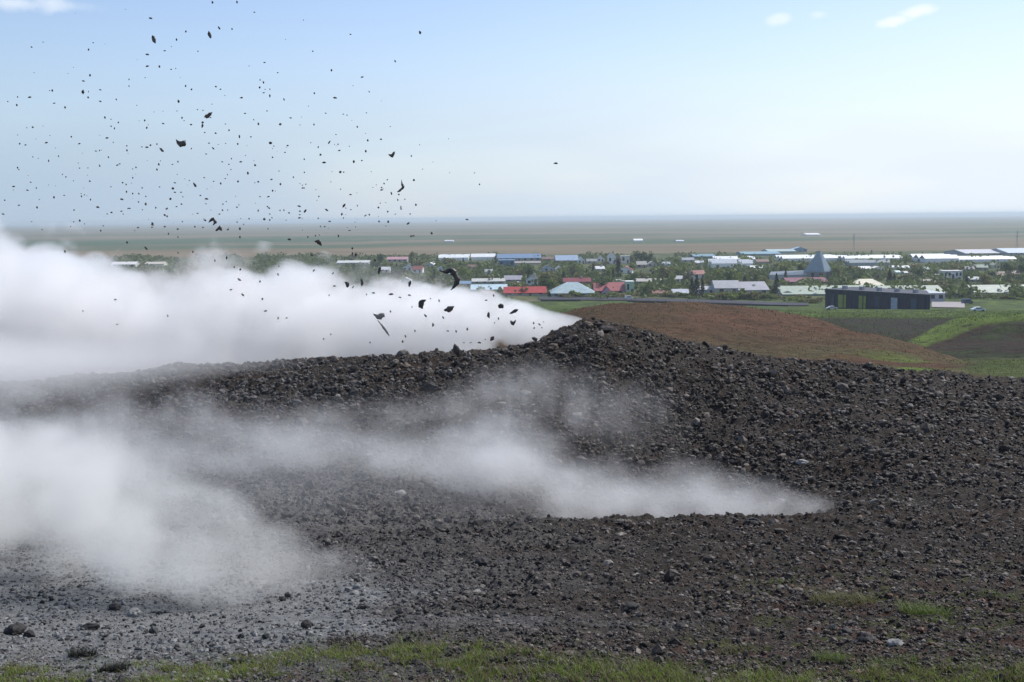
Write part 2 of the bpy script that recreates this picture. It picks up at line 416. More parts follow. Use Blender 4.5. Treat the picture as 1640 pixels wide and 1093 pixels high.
# patches grow with distance: noise over (x, log y)
cmb = m.n('ShaderNodeCombineXYZ'); m.l(m.math('MULTIPLY', sep.outputs[0], 0.0012), cmb.inputs[0]); m.l(m.math('MULTIPLY', lg, 14.0), cmb.inputs[1])
p1 = m.noise(cmb.outputs[0], 1.0, 5, 0.6); p2 = m.noise(m.mapping(co, (0.004, 0.012, 1)), 1.0, 5, 0.65)
tn = m.noise(m.mapping(co, (0.07, 0.045, 1)), 1.0, 6, 0.75)
townc = m.ramp(tn, [(0.36, (0.022, 0.032, 0.014)), (0.48, (0.055, 0.072, 0.024)), (0.56, (0.10, 0.11, 0.042)), (0.64, (0.13, 0.115, 0.075)), (0.75, (0.19, 0.17, 0.15))])
heath = m.ramp(p1, [(0.3, (0.060, 0.090, 0.042)), (0.44, (0.105, 0.108, 0.058)), (0.54, (0.15, 0.125, 0.080)), (0.66, (0.18, 0.150, 0.098)), (0.78, (0.10, 0.105, 0.06))])
tanc = m.ramp(p2, [(0.35, (0.125, 0.098, 0.058)), (0.6, (0.19, 0.145, 0.09))])
# warm band just behind the town, teal fields further out
band = m.math('MULTIPLY', m.smooth(lg, 2.93, 2.96), m.smooth(lg, 3.09, 3.05))
field = m.math('MULTIPLY', m.smooth(lg, 3.07, 3.12), m.smooth(lg, 3.36, 3.22))
g = m.mix(m.math('MULTIPLY', field, m.smooth(p1, 0.60, 0.44, 0, 0.9)), heath, (0.050, 0.088, 0.042))
g = m.mix(m.math('MULTIPLY', band, 0.85), g, tanc)
g = m.mix(m.smooth(lg, 2.97, 2.93), g, townc)
mat_plain = m.bsdf(g, 0.95, Specular_IOR_Level=0.1)
yy = np.concatenate([np.exp(np.linspace(np.log(300), np.log(2000), 60)), np.exp(np.linspace(np.log(2100), np.log(46000), 40))])
uu = np.linspace(-1.2, 1.2, 60)
def h_plain(X, Y):
    return PLAIN_Z - 0.25 + 0 * X + (fbm(X * 0.004, Y * 0.004, 3, 61) - 0.5) * 1.2 * sstep(330, 420, Y) * sstep(5000, 2000, Y) - 4 * sstep(380, 350, Y)
V, Fc, _, _ = grid_mesh('plain', uu, yy, h_plain)
V = np.concatenate([V]); me = mesh_np('plain', V, Fc, True)
tag(link('plain', me, mat_plain), kind='structure', label='flat heath and fields stretching to the sea')

# ---- sea
m = N('sea_water'); co = m.coord()
mat_sea = m.bsdf((0.02, 0.05, 0.08), 0.35, bump=m.noise(m.mapping(co, (.01, .01, 1)), 1.0, 5, .7), bstr=0.6, bdist=3.0)
yy = np.exp(np.linspace(np.log(9000), np.log(45000), 30))
V, Fc, gx, gy = grid_mesh('sea', uu, yy, lambda X, Y: -28.6 + 0 * X - 1.6 * sstep(11500 + 1500 * np.sin(X / 3000.0), 9000, Y))
tag(link('sea', mesh_np('sea', V, Fc, True), mat_sea), kind='structure')

# ------------------------------------------------------------------ haze
m = N('haze_air')
pv = m.n('ShaderNodeVolumePrincipled'); pv.inputs['Color'].default_value = (0.68, 0.78, 0.87, 1)
pv.inputs['Density'].default_value = 1.9e-4; pv.inputs['Anisotropy'].default_value = 0.2
m.l(pv.outputs[0], m.out.inputs['Volume'])
hb = [(-60000, -60), (60000, 48000)]
x0, x1, y0, y1, z0, z1 = -60000, 60000, -60, 48000, -40, 6.5
bv = np.array([(x, y, z) for z in (z0, z1) for y in (y0, y1) for x in (x0, x1)], float)
bf = np.array([(0, 2, 3, 1), (4, 5, 7, 6), (0, 1, 5, 4), (2, 6, 7, 3), (0, 4, 6, 2), (1, 3, 7, 5)])
tag(link('haze', mesh_np('haze', bv, bf), m.m), kind='stuff', label='thin blue air haze over the plain')

# ------------------------------------------------------------------ steam
def steam(name, label, st, dens, color=(1, 1, 1), amp=0.35, nscale=0.9, stretch=(0.6, 1, 1), soft=0.5, wisp=None, aniso=0.0, detail=3.0, rate=1.0, group=None, seed=0.0, billow=None):
    """st rows: px, y_top, y_bottom, Y centre, half depth, density factor - a horizontal body of steam along x"""
    st = sorted(st)
    P = []
    for px, yt, yb, Yc, hd, df in st:
        xa, _, zt = unproject(px, yt, Yc); _, _, zb = unproject(px, yb, Yc)
        P.append((float(xa), (zt + zb) / 2, abs(zt - zb) / 2, Yc, hd, df))
    P = np.array(P, float); X = P[:, 0]
    # hull
    K = 20; V = []; Fh = []; k = 1.12
    for (x, zc, rz, yc, ry, df) in P:
        for a in range(K):
            t = 2 * math.pi * a / K
            V.append((x, yc + math.cos(t) * ry * k, zc + math.sin(t) * rz * k))
    n = len(P)
    for i in range(n - 1):
        for a in range(K):
            b = (a + 1) % K
            Fh.append((i * K + a, (i + 1) * K + a, (i + 1) * K + b, i * K + b))
    V.append((X[0], P[0, 3], P[0, 1])); V.append((X[-1], P[-1, 3], P[-1, 1]))
    c0, c1 = len(V) - 2, len(V) - 1
    me = bpy.data.meshes.new(name)
    tr = [(c0, a, (a + 1) % K) for a in range(K)] + [(c1, (n - 1) * K + (a + 1) % K, (n - 1) * K + a) for a in range(K)]
    me.from_pydata([tuple(map(float, v)) for v in V], [], Fh + tr); me.update()
    bm = bmesh.new(); bm.from_mesh(me); bmesh.ops.recalc_face_normals(bm, faces=bm.faces); bm.to_mesh(me); bm.free()
    m = N(name + '_vapour'); co = m.coord('Object')
    sp = m.n('ShaderNodeSeparateXYZ'); m.l(co, sp.inputs[0])
    t = m.math('DIVIDE', m.math('SUBTRACT', sp.outputs[0], float(X[0])), float(X[-1] - X[0]), clamp=True)
    def curve(vals):
        lo, hi = float(vals.min()) - 1e-3, float(vals.max()) + 1e-3
        fc = m.n('ShaderNodeFloatCurve'); cv = fc.mapping.curves[0]
        pts = [((x - X[0]) / (X[-1] - X[0]), (v - lo) / (hi - lo)) for x, v in zip(X, vals)]
        while len(cv.points) < len(pts): cv.points.new(0.5, 0.5)
        for p, q in zip(cv.points, pts): p.location = q; p.handle_type = 'VECTOR' if len(pts) < 4 else 'AUTO_CLAMPED'
        fc.mapping.update(); m.l(t, fc.inputs['Value'])
        return m.math('ADD', m.math('MULTIPLY', fc.outputs[0], hi - lo), lo)
    zc, rz, yc, ry, df = (curve(P[:, k]) for k in range(1, 6))
    dz = m.math('DIVIDE', m.math('SUBTRACT', sp.outputs[2], zc), rz)
    dy = m.math('DIVIDE', m.math('SUBTRACT', sp.outputs[1], yc), ry)
    q = m.math('SQRT', m.math('ADD', m.math('MULTIPLY', dz, dz), m.math('MULTIPLY', dy, dy)))
    nz = m.noise(m.mapping(co, stretch, (seed, seed * 1.7, 0)), nscale, detail, 0.62)
    q = m.math('ADD', q, m.math('MULTIPLY', m.math('SUBTRACT', nz, 0.5), -2 * amp))
    if billow:
        vo = m.n('ShaderNodeTexVoronoi', feature='F1'); vo.inputs['Scale'].default_value = billow[0]
        wv = m.n('ShaderNodeVectorMath', operation='ADD'); m.l(m.mapping(co, (0.8, 1, 1), (seed, 0, 0)), wv.inputs[0])
        wn = m.n('ShaderNodeTexNoise'); wn.inputs['Scale'].default_value = billow[0] * 1.3; wn.inputs['Detail'].default_value = 2; m.l(co, wn.inputs['Vector'])
        ws = m.n('ShaderNodeVectorMath', operation='SCALE'); m.l(wn.outputs['Color'], ws.inputs[0]); ws.inputs['Scale'].default_value = 0.55 / billow[0]; m.l(ws.outputs[0], wv.inputs[1])
        m.l(wv.outputs[0], vo.inputs['Vector'])
        q = m.math('ADD', q, m.math('MULTIPLY', m.math('SUBTRACT', vo.outputs['Distance'], 0.42), billow[1]))
    q = m.math('ADD', q, amp * 0.35)
    d = m.smooth(q, 1.0, 1.0 - soft)
    d = m.math('MULTIPLY', d, m.math('MULTIPLY', df, dens))
    if wisp:
        wz = m.noise(m.mapping(co, stretch, (3.1 + seed, 0, 1.7)), wisp[0], 3.0, 0.6)
        d = m.math('MULTIPLY', d, m.smooth(wz, wisp[1], wisp[2], wisp[3] if len(wisp) > 3 else 0.0, 1.0))
    pv = m.n('ShaderNodeVolumePrincipled'); pv.inputs['Color'].default_value = (*color, 1)
    pv.inputs['Anisotropy'].default_value = aniso; m.l(d, pv.inputs['Density']); m.l(pv.outputs[0], m.out.inputs['Volume'])
    m.m.cycles.volume_step_rate = rate
    o = link(name, me, m.m); tag(o, label, 'steam', group, 'stuff')
    return o

steam('steam', 'dense white steam jet blowing off the crater crest', [
    (943, 514, 521, 26.0, 0.10, 1.0), (915, 503, 536, 26.0, 0.45, 1.0), (870, 486, 560, 26.2, 0.9, 1.0), (800, 466, 585, 26.6, 1.3, 1.0),
    (700, 446, 600, 27.0, 1.7, .9), (600, 428, 610, 27.2, 2.0, .8), (500, 408, 620, 27.4, 2.3, .7), (400, 396, 625, 27.5, 2.6, .6),
    (330, 396, 630, 27.5, 2.8, .6), (260, 428, 640, 27.5, 3.0, .6), (200, 412, 650, 27.5, 3.2, .6), (140, 372, 650, 27.5, 3.4, .6),
    (60, 350, 650, 27.5, 3.5, .6), (-100, 335, 660, 27.5, 3.6, .6), (-350, 320, 670, 27.5, 3.6, .6)],
    2.1, amp=0.40, nscale=0.75, soft=0.22, stretch=(0.8, 1, 1.1), detail=4, aniso=0.5, billow=(0.95, 0.85), rate=0.6)
steam('steam', 'thin dirty fringe of vapour rising above the white jet', [
    (860, 470, 520, 25.4, 0.3, .0), (760, 430, 520, 25.6, 0.8, .6), (690, 410, 520, 25.8, 1.0, 1.1), (600, 400, 520, 26, 1.1, .8), (500, 385, 520, 26, 1.1, .8), (420, 385, 520, 26, 1.1, .9), (345, 345, 520, 26, 1.1, 1.3), (290, 375, 520, 26, 1.1, 1.2), (220, 392, 520, 26, 1.1, 1.0), (150, 372, 520, 26, 1.2, .5), (60, 362, 520, 26, 1.3, .2), (-200, 350, 520, 26, 1.3, .1)],
    0.75, amp=0.6, nscale=0.9, soft=0.9, detail=5, aniso=0.3, color=(0.93, 0.90, 0.88), stretch=(1.3, 1, 0.9), wisp=(1.2, 0.42, 0.62, 0.1), rate=1.6)
steam('steam', 'soft white steam spilling over the crest into the crater', [
    (520, 560, 590, 23.2, 0.5, .0), (380, 540, 615, 23.0, 1.2, .35), (250, 520, 640, 22.5, 1.8, .6), (100, 520, 655, 22.2, 2.2, .8),
    (-100, 510, 665, 22.0, 2.4, .9), (-350, 500, 670, 22.0, 2.4, .9)], 0.9, amp=0.3, nscale=0.5, soft=0.9, rate=2.0)
steam('steam', 'grey white steam drifting out of the hollow behind the gravel lip', [
    (1530, 795, 845, 14.1, 0.3, .05), (1450, 780, 855, 14.5, 0.6, .25), (1340, 784, 865, 15.6, 0.9, .7), (1230, 745, 885, 15.9, 1.3, .9), (1130, 730, 900, 16.1, 1.5, 1.1), (1050, 722, 900, 16.2, 1.6, 1.0),
    (970, 710, 900, 16.4, 1.7, .9), (880, 660, 890, 16.5, 1.8, 1.1), (820, 625, 870, 16.7, 1.9, 1.1), (740, 630, 850, 16.9, 1.9, .8), (640, 635, 830, 17.2, 1.9, .65), (520, 630, 815, 17.4, 1.9, .6), (400, 640, 810, 17.6, 1.9, .5), (280, 640, 810, 17.6, 1.9, .5), (100, 620, 830, 17.6, 2.0, .7), (-150, 610, 840, 17.6, 2.2, .9), (-350, 610, 840, 17.6, 2.2, .9)],
    1.5, amp=0.5, nscale=1.1, soft=0.85, detail=4, aniso=0.3, billow=(1.2, 0.4), wisp=(1.1, 0.36, 0.62, 0.22), rate=1.2)
steam('steam', 'faint wisps of steam rising up the crater wall', [
    (1110, 600, 760, 18.6, 0.5, .2), (1020, 560, 780, 18.8, 1.0, .7), (920, 545, 740, 19.4, 1.3, .8), (840, 545, 720, 19.8, 1.4, 1.0), (740, 580, 720, 20.0, 1.2, .8), (640, 610, 740, 20, 1.2, .6), (480, 620, 750, 19.8, 1.2, .7), (330, 600, 730, 19.6, 1.3, .9), (150, 590, 730, 19.6, 1.4, 1.1), (-150, 580, 750, 19.6, 1.5, 1.2)],
    0.65, amp=0.5, nscale=1.2, soft=0.9, detail=4, aniso=0.3, stretch=(1, 1, 0.6), wisp=(1.1, 0.40, 0.62, 0.05), rate=1.5)
steam('steam', 'thin grey veil of steam over the crater floor on the left', [
    (1020, 740, 850, 13.6, 0.3, 0.0), (860, 690, 870, 13.4, 0.9, .6), (600, 640, 890, 13.2, 1.2, 1.0), (420, 620, 900, 13.0, 1.4, 1.0), (200, 620, 900, 13.0, 1.4, 1.0), (-100, 620, 900, 13.0, 1.4, 1.0), (-350, 620, 900, 13.0, 1.4, 1.0)],
    0.27, amp=0.4, nscale=0.6, soft=1.0, detail=2, aniso=0.3, wisp=(0.9, 0.3, 0.64, 0.4), rate=3.0)
steam('steam', 'rolling grey steam over the mud at lower left', [
    (600, 880, 925, 10.6, 0.15, .25), (520, 855, 955, 10.0, 0.5, .45), (450, 820, 985, 9.6, 0.6, .7), (380, 760, 1020, 9.3, 0.7, 1.0), (300, 705, 1035, 9.2, 0.8, 1.0), (235, 655, 1030, 9.2, 0.9, 1.0), (190, 640, 1000, 9.6, 1.0, 1.0),
    (120, 635, 960, 10.4, 1.2, 1.0), (20, 620, 950, 11.0, 1.4, 1.0), (-150, 600, 945, 11.3, 1.5, 1.0), (-350, 650, 940, 11.6, 1.4, 1.0)],
    1.6, amp=0.55, nscale=1.3, soft=0.5, detail=4, aniso=0.1, billow=(1.7, 0.7), wisp=(1.6, 0.32, 0.6, 0.45), rate=0.8, color=(0.97, 0.965, 0.94))

# ------------------------------------------------------------------ where a photo pixel meets the ground
_YS = np.exp(np.linspace(np.log(4.6), np.log(7000), 900))
_gcache = {}
def ground_z(X, Y):
    X = np.asarray(X, float); Y = np.asarray(Y, float)
    a = h_front(X, Y); b = h_mid(X, Y); c = h_plain(X, Y)
    return np.where(Y < 33, a, np.where(Y < 384, b, c))
def hit(px, py, y_from=4.6, y_to=7000):
    """nearest ground point between the two distances that shows at photo pixel (px,py)"""
    Ys = _YS[(_YS >= y_from) & (_YS <= y_to)]
    X, _, Zr = unproject(px, py, Ys)
    d = Zr - ground_z(X, Ys)
    k = np.where(d <= 0)[0]
    if len(k) == 0: i = len(Ys) - 1; return float(X[i]), float(Ys[i]), float(ground_z(X[i], Ys[i]))
    i = k[0]
    if i == 0: return float(X[0]), float(Ys[0]), float(ground_z(X[0], Ys[0]))
    t = d[i - 1] / (d[i - 1] - d[i]); Y = Ys[i - 1] * (1 - t) + Ys[i] * t
    x = unproject(px, py, Y)[0]
    return float(x), float(Y), float(ground_z(x, Y))

# ------------------------------------------------------------------ gravel
def ico(sub=0):
    bm = bmesh.new(); bmesh.ops.create_icosphere(bm, subdivisions=sub + 1, radius=1.0)
    v = np.array([x.co[:] for x in bm.verts]); f = np.array([[w.index for w in x.verts] for x in bm.faces]); bm.free(); return v, f
ICV, ICF = ico(0)
def sample_front(n, y_lo=5.3, y_hi=27.0, lo=-120, hi=1760):
    """ground points spread evenly over the picture of the slope"""
    cols = np.linspace(lo, hi, 70); Yg = np.exp(np.linspace(np.log(y_lo), np.log(y_hi), 400))
    px = []; YY = []
    for i, c in enumerate(cols):
        X = (c - CX) / FPX * Yg; _, py = project(X, Yg, h_front(X, Yg))
        w = np.maximum(-np.gradient(py), 0.15); cdf = np.cumsum(w); cdf /= cdf[-1]
        k = n // len(cols)
        YY.append(np.interp(rng.random(k), cdf, Yg)); px.append(c + (rng.random(k) - .5) * (cols[1] - cols[0]))
    px = np.concatenate(px); Y = np.concatenate(YY)
    return (px - CX) / FPX * Y, Y, px

def stone_field(n, med, sig, lo, hi, seed, in_mud=0.3, flat=0.65, mind=0.0):
    X, Y, px = sample_front(n)
    mud = mud_mask(X, Y)
    keep = rng.random(len(X)) < 1 - (1 - in_mud) * np.clip(mud, 0, 1)
    cl = fbm(X * 1.1 + 5, Y * 1.1, 3, seed)
    keep &= rng.random(len(X)) < 0.55 + 0.9 * cl
    X, Y, px, mud = X[keep], Y[keep], px[keep], mud[keep]; n = len(X)
    size = np.clip(np.exp(rng.normal(np.log(med), sig, n)) * (0.45 + 1.2 * fbm(X * 1.7 + 31, Y * 1.7, 3, seed + 50)), lo, hi) * np.clip(Y, 6, 40) / FPX * 0.5
    P = 6; protos = [ICV * (1 + 0.45 * (rng.random((12, 1)) - .5)) + 0.22 * (rng.random((12, 3)) - .5) for _ in range(P)]
    protos = np.array(protos)[rng.integers(0, P, n)]
    sc = size[:, None] * np.stack([0.75 + 0.7 * rng.random(n), 0.65 + 0.5 * rng.random(n), flat * (0.7 + 1.3 * rng.random(n))], -1)
    v = protos * sc[:, None, :]
    a = rng.random(n) * 6.283; b = (rng.random(n) - .5) * 1.1
    ca, sa, cb, sb = np.cos(a), np.sin(a), np.cos(b), np.sin(b)
    x, y, z = v[..., 0], v[..., 1], v[..., 2]
    y, z = y * cb[:, None] - z * sb[:, None], y * sb[:, None] + z * cb[:, None]
    x, y = x * ca[:, None] - y * sa[:, None], x * sa[:, None] + y * ca[:, None]
    Zg = h_front_detail(X, Y)
    v = np.stack([x + X[:, None], y + Y[:, None], z + (Zg + size * 0.12)[:, None]], -1)
    t = rng.random(n); br = fbm(X * 0.5, Y * 0.5, 3, 99)
    t2 = t ** 2.2; c = np.stack([0.023 + 0.125 * t2, 0.018 + 0.104 * t2, 0.015 + 0.088 * t2], -1)
    low = sstep(1000, 1400, px) * sstep(10.5, 8, Y)
    red = (rng.random(n) < 0.03 + 0.20 * low)[:, None]
    c = np.where(red, c * np.array([1.25, 0.92, 0.74]), c)
    pale = (rng.random(n) < 0.05)[:, None]; c = np.where(pale, np.array([0.155, 0.138, 0.118]) * (0.7 + 0.7 * t[:, None]), c)
    mg = np.array([0.185, 0.185, 0.180]) * (0.10 + 1.2 * t[:, None] ** 1.2)
    c = c * (1 - mud[:, None]) + mg * mud[:, None]
    lg_ = (sstep(1000, 250, px + 300 * (br - .5)) * 0.55)[:, None] * (1 - mud[:, None])   # ash-dusted on the left
    c = c * (1 - lg_) + np.array([0.085, 0.085, 0.085]) * (0.4 + 1.1 * t[:, None]) * lg_
    F = (ICF[None] + (np.arange(n) * 12)[:, None, None]).reshape(-1, 3)
    return v.reshape(-1, 3), F, np.repeat(c, 12, 0)

m = N('stone'); co = m.coord()
c = m.mix(1.0, m.attr('tint'), m.ramp(m.noise(co, 45, 3, .6), [(0.3, (.6, .6, .6)), (0.7, (1.4, 1.4, 1.4))]), 'MULTIPLY')
mat_stone = m.bsdf(c, 0.75, bump=m.noise(co, 90, 2, .6), bstr=0.3, bdist=0.01, Specular_IOR_Level=0.3)
for (n_, med, sg, lo_, hi_, sd, im, lab) in ((98000, 3.9, 0.45, 2.0, 13, 3, 0.5, 'loose dark gravel covering the slope'), (30000, 3.2, 0.3, 2, 6, 9, 0.7, 'fine dark grit between the stones'), (900, 11, 0.3, 9, 22, 15, 0.2, 'bigger dark clods of mud and rock strewn over the slope')):
    V, Fc, cl_ = stone_field(n_, med, sg, lo_, hi_, sd, im)
    tag(link('gravel', mesh_np('gravel', V, Fc, False, colors=cl_), mat_stone), kind='stuff', label=lab)

# individual stones one can pick out
def rock_mesh(name, seed, sub=2, rough=0.35, sx=1, sy=1, sz=.7, colour=None):
    r = np.random.default_rng(seed); v, f = ico(sub); o1 = r.random(3) * 20
    d = fbm(v[:, 0] * 1.6 + o1[0], v[:, 1] * 1.6 + v[:, 2] * 2.1 + o1[1], 4, seed, .6) - .5
    d2 = fbm(v[:, 2] * 1.9 + o1[2], v[:, 0] * 1.3 - v[:, 1] + o1[1], 3, seed + 5, .6) - .5
    v = v * (1 + rough * 2.2 * d + rough * 1.6 * d2)[:, None] * np.array([sx, sy, sz])
    return mesh_np(name, v, f, False, colors=np.tile(np.array(colour or (0.05, 0.044, 0.04)), (len(v), 1)))
big = [(1205, 842, 26, 'dark', 'dark lumpy rock on the gravel lip below the steam'), (215, 984, 22, 'pale', 'pale round stone on the grey mud flat'),
       (184, 976, 20, 'dark', 'black wet stone beside the pale round stone'), (22, 1014, 30, 'dark', 'dark wet rock on the mud at the left edge'), (48, 1018, 18, 'dark', 'small black stone just right of the dark wet rock'),
       (145, 1008, 22, 'dark', 'flat dark stone in the middle of the grey mud'), (490, 1003, 20, 'dark', 'dark stone half sunk in mud above the grass'), (650, 984, 18, 'dark', 'black stone where the mud meets the gravel'),
       (775, 905, 26, 'dark', 'dark angular clod at the end of the low steam'), (790, 925, 22, 'dark', 'dark clod leaning below another angular clod'),
       (1010, 980, 34, 'dark', 'broad dark clod above the green grass strip'), (1390, 1030, 30, 'dark', 'dark rock in the lower right gravel'), (1435, 1035, 24, 'pale', 'grey stone beside the dark rock at lower right'),
       (1355, 1018, 24, 'dark', 'low dark rock left of the grey stone'), (1165, 1000, 22, 'dark', 'bluish dark clod in the lower gravel'), (885, 560, 20, 'brown', 'brown clod on the crest under the steam jet'),
       (940, 524, 20, 'brown', 'brown clod on the very top of the crater crest'), (970, 532, 22, 'dark', 'dark clod just right of the crest top'), (650, 590, 18, 'brown', 'reddish stone on the crater rim left of centre'),
       (690, 625, 26, 'dark', 'dark hump of rock below the rim steam'), (640, 795, 22, 'pale', 'pale stone above the bluish mud hollow'), (925, 870, 24, 'dark', 'dark clod just below the gravel lip'),
       (1090, 1010, 26, 'dark', 'dark clod between the grass strip and the gravel'), (1530, 905, 20, 'brown', 'brown rock on the right gravel slope'), (1285, 745, 18, 'pale', 'light stone on the dark slope right of the steam')]
for i, (px, py, w, kd, lab) in enumerate(big):
    x, y, z = hit(px, py, 5.0, 27)
    r_ = w * y / FPX / 2
    cc = {'dark': (0.022, 0.020, 0.020), 'pale': (0.24, 0.235, 0.22), 'brown': (0.085, 0.062, 0.045)}[kd]
    me = rock_mesh('rock', 100 + i, 2, 0.32, r_ * 1.15, r_ * .9, r_ * .75, cc)
    tag(link('rock', me, mat_stone, loc=(x, y, z + r_ * .2), rot=(0, 0, i * 1.3)), lab, 'rock', 'rocks lying on the slope')

# ------------------------------------------------------------------ grass
def blades(X, Y, Z, hgt, wid, colr, lean=0.5, segs=2):
    n = len(X); a = rng.random(n) * 6.283; L = hgt * lean * (0.2 + rng.random(n)); b = a + 1.3 + (rng.random(n) - .5)
    rows = []
    for k in range(segs + 1):
        t = k / segs; w = wid * (1 - t * 0.92) * .5
        cx = X + np.cos(b) * L * t * t; cy = Y + np.sin(b) * L * t * t; cz = Z + hgt * (t - 0.22 * t * t * lean)
        rows.append(np.stack([np.stack([cx - np.cos(a) * w, cy - np.sin(a) * w, cz], -1), np.stack([cx + np.cos(a) * w, cy + np.sin(a) * w, cz], -1)], 1))
    v = np.concatenate(rows, 1)                                        # n, 2*(segs+1), 3
    K = 2 * (segs + 1); q = np.array([[2 * k, 2 * k + 1, 2 * k + 3, 2 * k + 2] for k in range(segs)])
    F = (q[None] + (np.arange(n) * K)[:, None, None]).reshape(-1, 4)
    return v.reshape(-1, 3), F, np.repeat(colr, K, 0)
m = N('grass_blade'); g_ = m.n('ShaderNodeBsdfPrincipled'); m.l(m.attr('tint'), g_.inputs['Base Color']); g_.inputs['Roughness'].default_value = 0.6
g_.inputs['Specular IOR Level'].default_value = 0.2
tl = m.n('ShaderNodeBsdfTranslucent'); m.l(m.attr('tint'), tl.inputs['Color']); mx = m.n('ShaderNodeMixShader'); mx.inputs[0].default_value = 0.35
m.l(g_.outputs[0], mx.inputs[1]); m.l(tl.outputs[0], mx.inputs[2]); m.l(mx.outputs[0], m.out.inputs['Surface']); mat_grass = m.m

ex = np.array([-300, 0, 100, 200, 300, 400, 500, 600, 700, 800, 900, 1000, 1100, 1200, 1300, 1500, 1640, 1900]); ey = np.array([1085, 1083, 1086, 1080, 1068, 1058, 1048, 1044, 1042, 1052, 1066, 1078, 1090, 1094, 1092, 1088, 1080, 1074])
n = 120000
px = rng.random(n) * 2140 - 250; Y = 5.1 + rng.random(n) * 2.2
X = (px - CX) / FPX * Y; Z = h_front(X, Y); _, py = project(X, Y, Z)
bn = fbm(X * 3.2, Y * 3.2, 4, 201, .6); lim = np.interp(px, ex, ey) - 14 + (bn - .5) * 95
keep = (py > lim) & (rng.random(n) < 0.08 + 1.6 * sstep(0.40, 0.6, bn))
X, Y, Z, px, bn = X[keep], Y[keep], Z[keep], px[keep], bn[keep]; n = len(X)
Z = h_front_detail(X, Y)
t = rng.random(n)[:, None]; c = np.array([0.17, 0.23, 0.04]) * (0.5 + 0.9 * t) ; dry = (rng.random(n) < 0.34)[:, None]
c = np.where(dry, np.array([0.20, 0.16, 0.085]) * (0.5 + .8 * t), c)
hh = (0.034 + 0.060 * rng.random(n) * (0.4 + bn)) * (0.75 + 0.3 * sstep(400, 900, px))
V, Fc, cl_ = blades(X, Y, Z - .008, hh, 0.0035 + 0.003 * rng.random(n), c, 0.9)
tag(link('grass', mesh_np('grass', V, Fc, False, colors=cl_), mat_grass), kind='stuff', label='short green and straw grass along the near edge')

# scattered tufts on the gravel
def tuft(px, py, wpx, nb, lab, cname='green', hs=1.0):
    x, y, z = hit(px, py, 5.0, 27); w = wpx * y / FPX / 2
    a = rng.random(nb) * 6.283; r = np.sqrt(rng.random(nb)) * w; X = np.cos(a) * r; Yl = np.sin(a) * r * 0.7
    Z = h_front_detail(x + X, y + Yl) - z; t = rng.random(nb)[:, None]
    base = {'green': (0.12, 0.165, 0.035), 'olive': (0.15, 0.145, 0.055), 'dark': (0.020, 0.022, 0.016), 'brown': (0.055, 0.035, 0.025)}[cname]
    V, Fc, cl = blades(X, Yl, Z - .01, (0.035 + 0.045 * rng.random(nb)) * hs, np.full(nb, .004) * (y / 7), np.array(base) * (0.5 + t), 1.1)
    o = link('grass_tuft', mesh_np('grass_tuft', V, Fc, False, colors=cl), mat_grass, loc=(x, y, z))
    tag(o, lab, 'grass tuft', 'tufts growing out of the gravel')
for a in ((1350, 968, 110, 700, 'long olive grass tuft in the gravel right of centre', 'olive', 1.3), (1480, 985, 85, 620, 'bright green grass tuft at lower right', 'green', 1.6),
          (1240, 935, 70, 260, 'small mossy green tuft left of the long olive tuft', 'green', .6), (1395, 893, 60, 200, 'thin green tuft below the gravel lip', 'olive', .6),
          (1500, 1000, 60, 220, 'low green tuft just below the bright green one', 'green', .8), (132, 1056, 46, 420, 'dark heather clump on the mud flat', 'dark', 1.1),
          (182, 1078, 50, 500, 'round black heather clump at the edge of the grass', 'dark', 1.2), (30, 1075, 60, 260, 'sparse olive clump in the lower left corner', 'olive', .8),
          (1560, 1020, 110, 380, 'reddish brown low plants at lower right', 'brown', .7), (1430, 1070, 90, 300, 'green tuft by the bottom edge at right', 'green', 1.0), (1040, 1010, 55, 150, 'faint mossy tuft above the grass strip', 'olive', .5), (1290, 948, 60, 260, 'olive tuft between two other tufts on the gravel', 'olive', .8), (1600, 960, 60, 200, 'small green tuft near the right edge', 'green', .8), (1180, 1045, 60, 240, 'olive tuft above the bottom edge right of centre', 'olive', 1.0), (1330, 1060, 60, 260, 'green tuft at the bottom between gravel stones', 'green', 1.1), (560, 1030, 80, 300, 'brown heathery tuft above the grass edge', 'brown', .9)):
    tuft(*a)

# grass tufts on the mound and banks (uncountable)
n = 60000
Y = np.exp(rng.random(n) * np.log(240 / 33.) + np.log(33.)); px = 880 + rng.random(n) * 900
X = (px - CX) / FPX * Y; nB_ = fbm(X * .35, Y * .35, 4, 52)
lushk = (np.exp(-((px - 1440) / 85) ** 2) * sstep(52, 40, Y) + np.exp(-((px - 1610) / 45) ** 2) * sstep(66, 56, Y) + sstep(140, 155, Y) * (px > 1250) + sstep(106, 114, Y + (px - 1560) * .03) * (px > 1535) * (Y < 200))
keep = (rng.random(n) < 0.22 + 0.5 * lushk * (nB_ > .4)) & ~((Y > 74) & (Y < 104) & (px > 1300))
X, Y, px, lk = X[keep], Y[keep], px[keep], np.clip(lushk[keep], 0, 1); n = len(X)
t = rng.random(n)[:, None]; olive_c = np.array([0.095, 0.078, 0.036]); lush_c = np.array([0.085, 0.135, 0.022])
c = (olive_c * (1 - lk[:, None]) + lush_c * lk[:, None]) * (0.5 + .8 * t)
V, Fc, cl_ = blades(X, Y, h_mid(X, Y) - .03, (0.08 + .15 * rng.random(n)) * np.clip(Y / 60, .6, 1.6), 0.035 * Y / 45, c, 1.0)
tag(link('grass', mesh_np('grass', V, Fc, False, colors=cl_), mat_grass), kind='stuff', label='coarse grass on the brown mound and green bank')

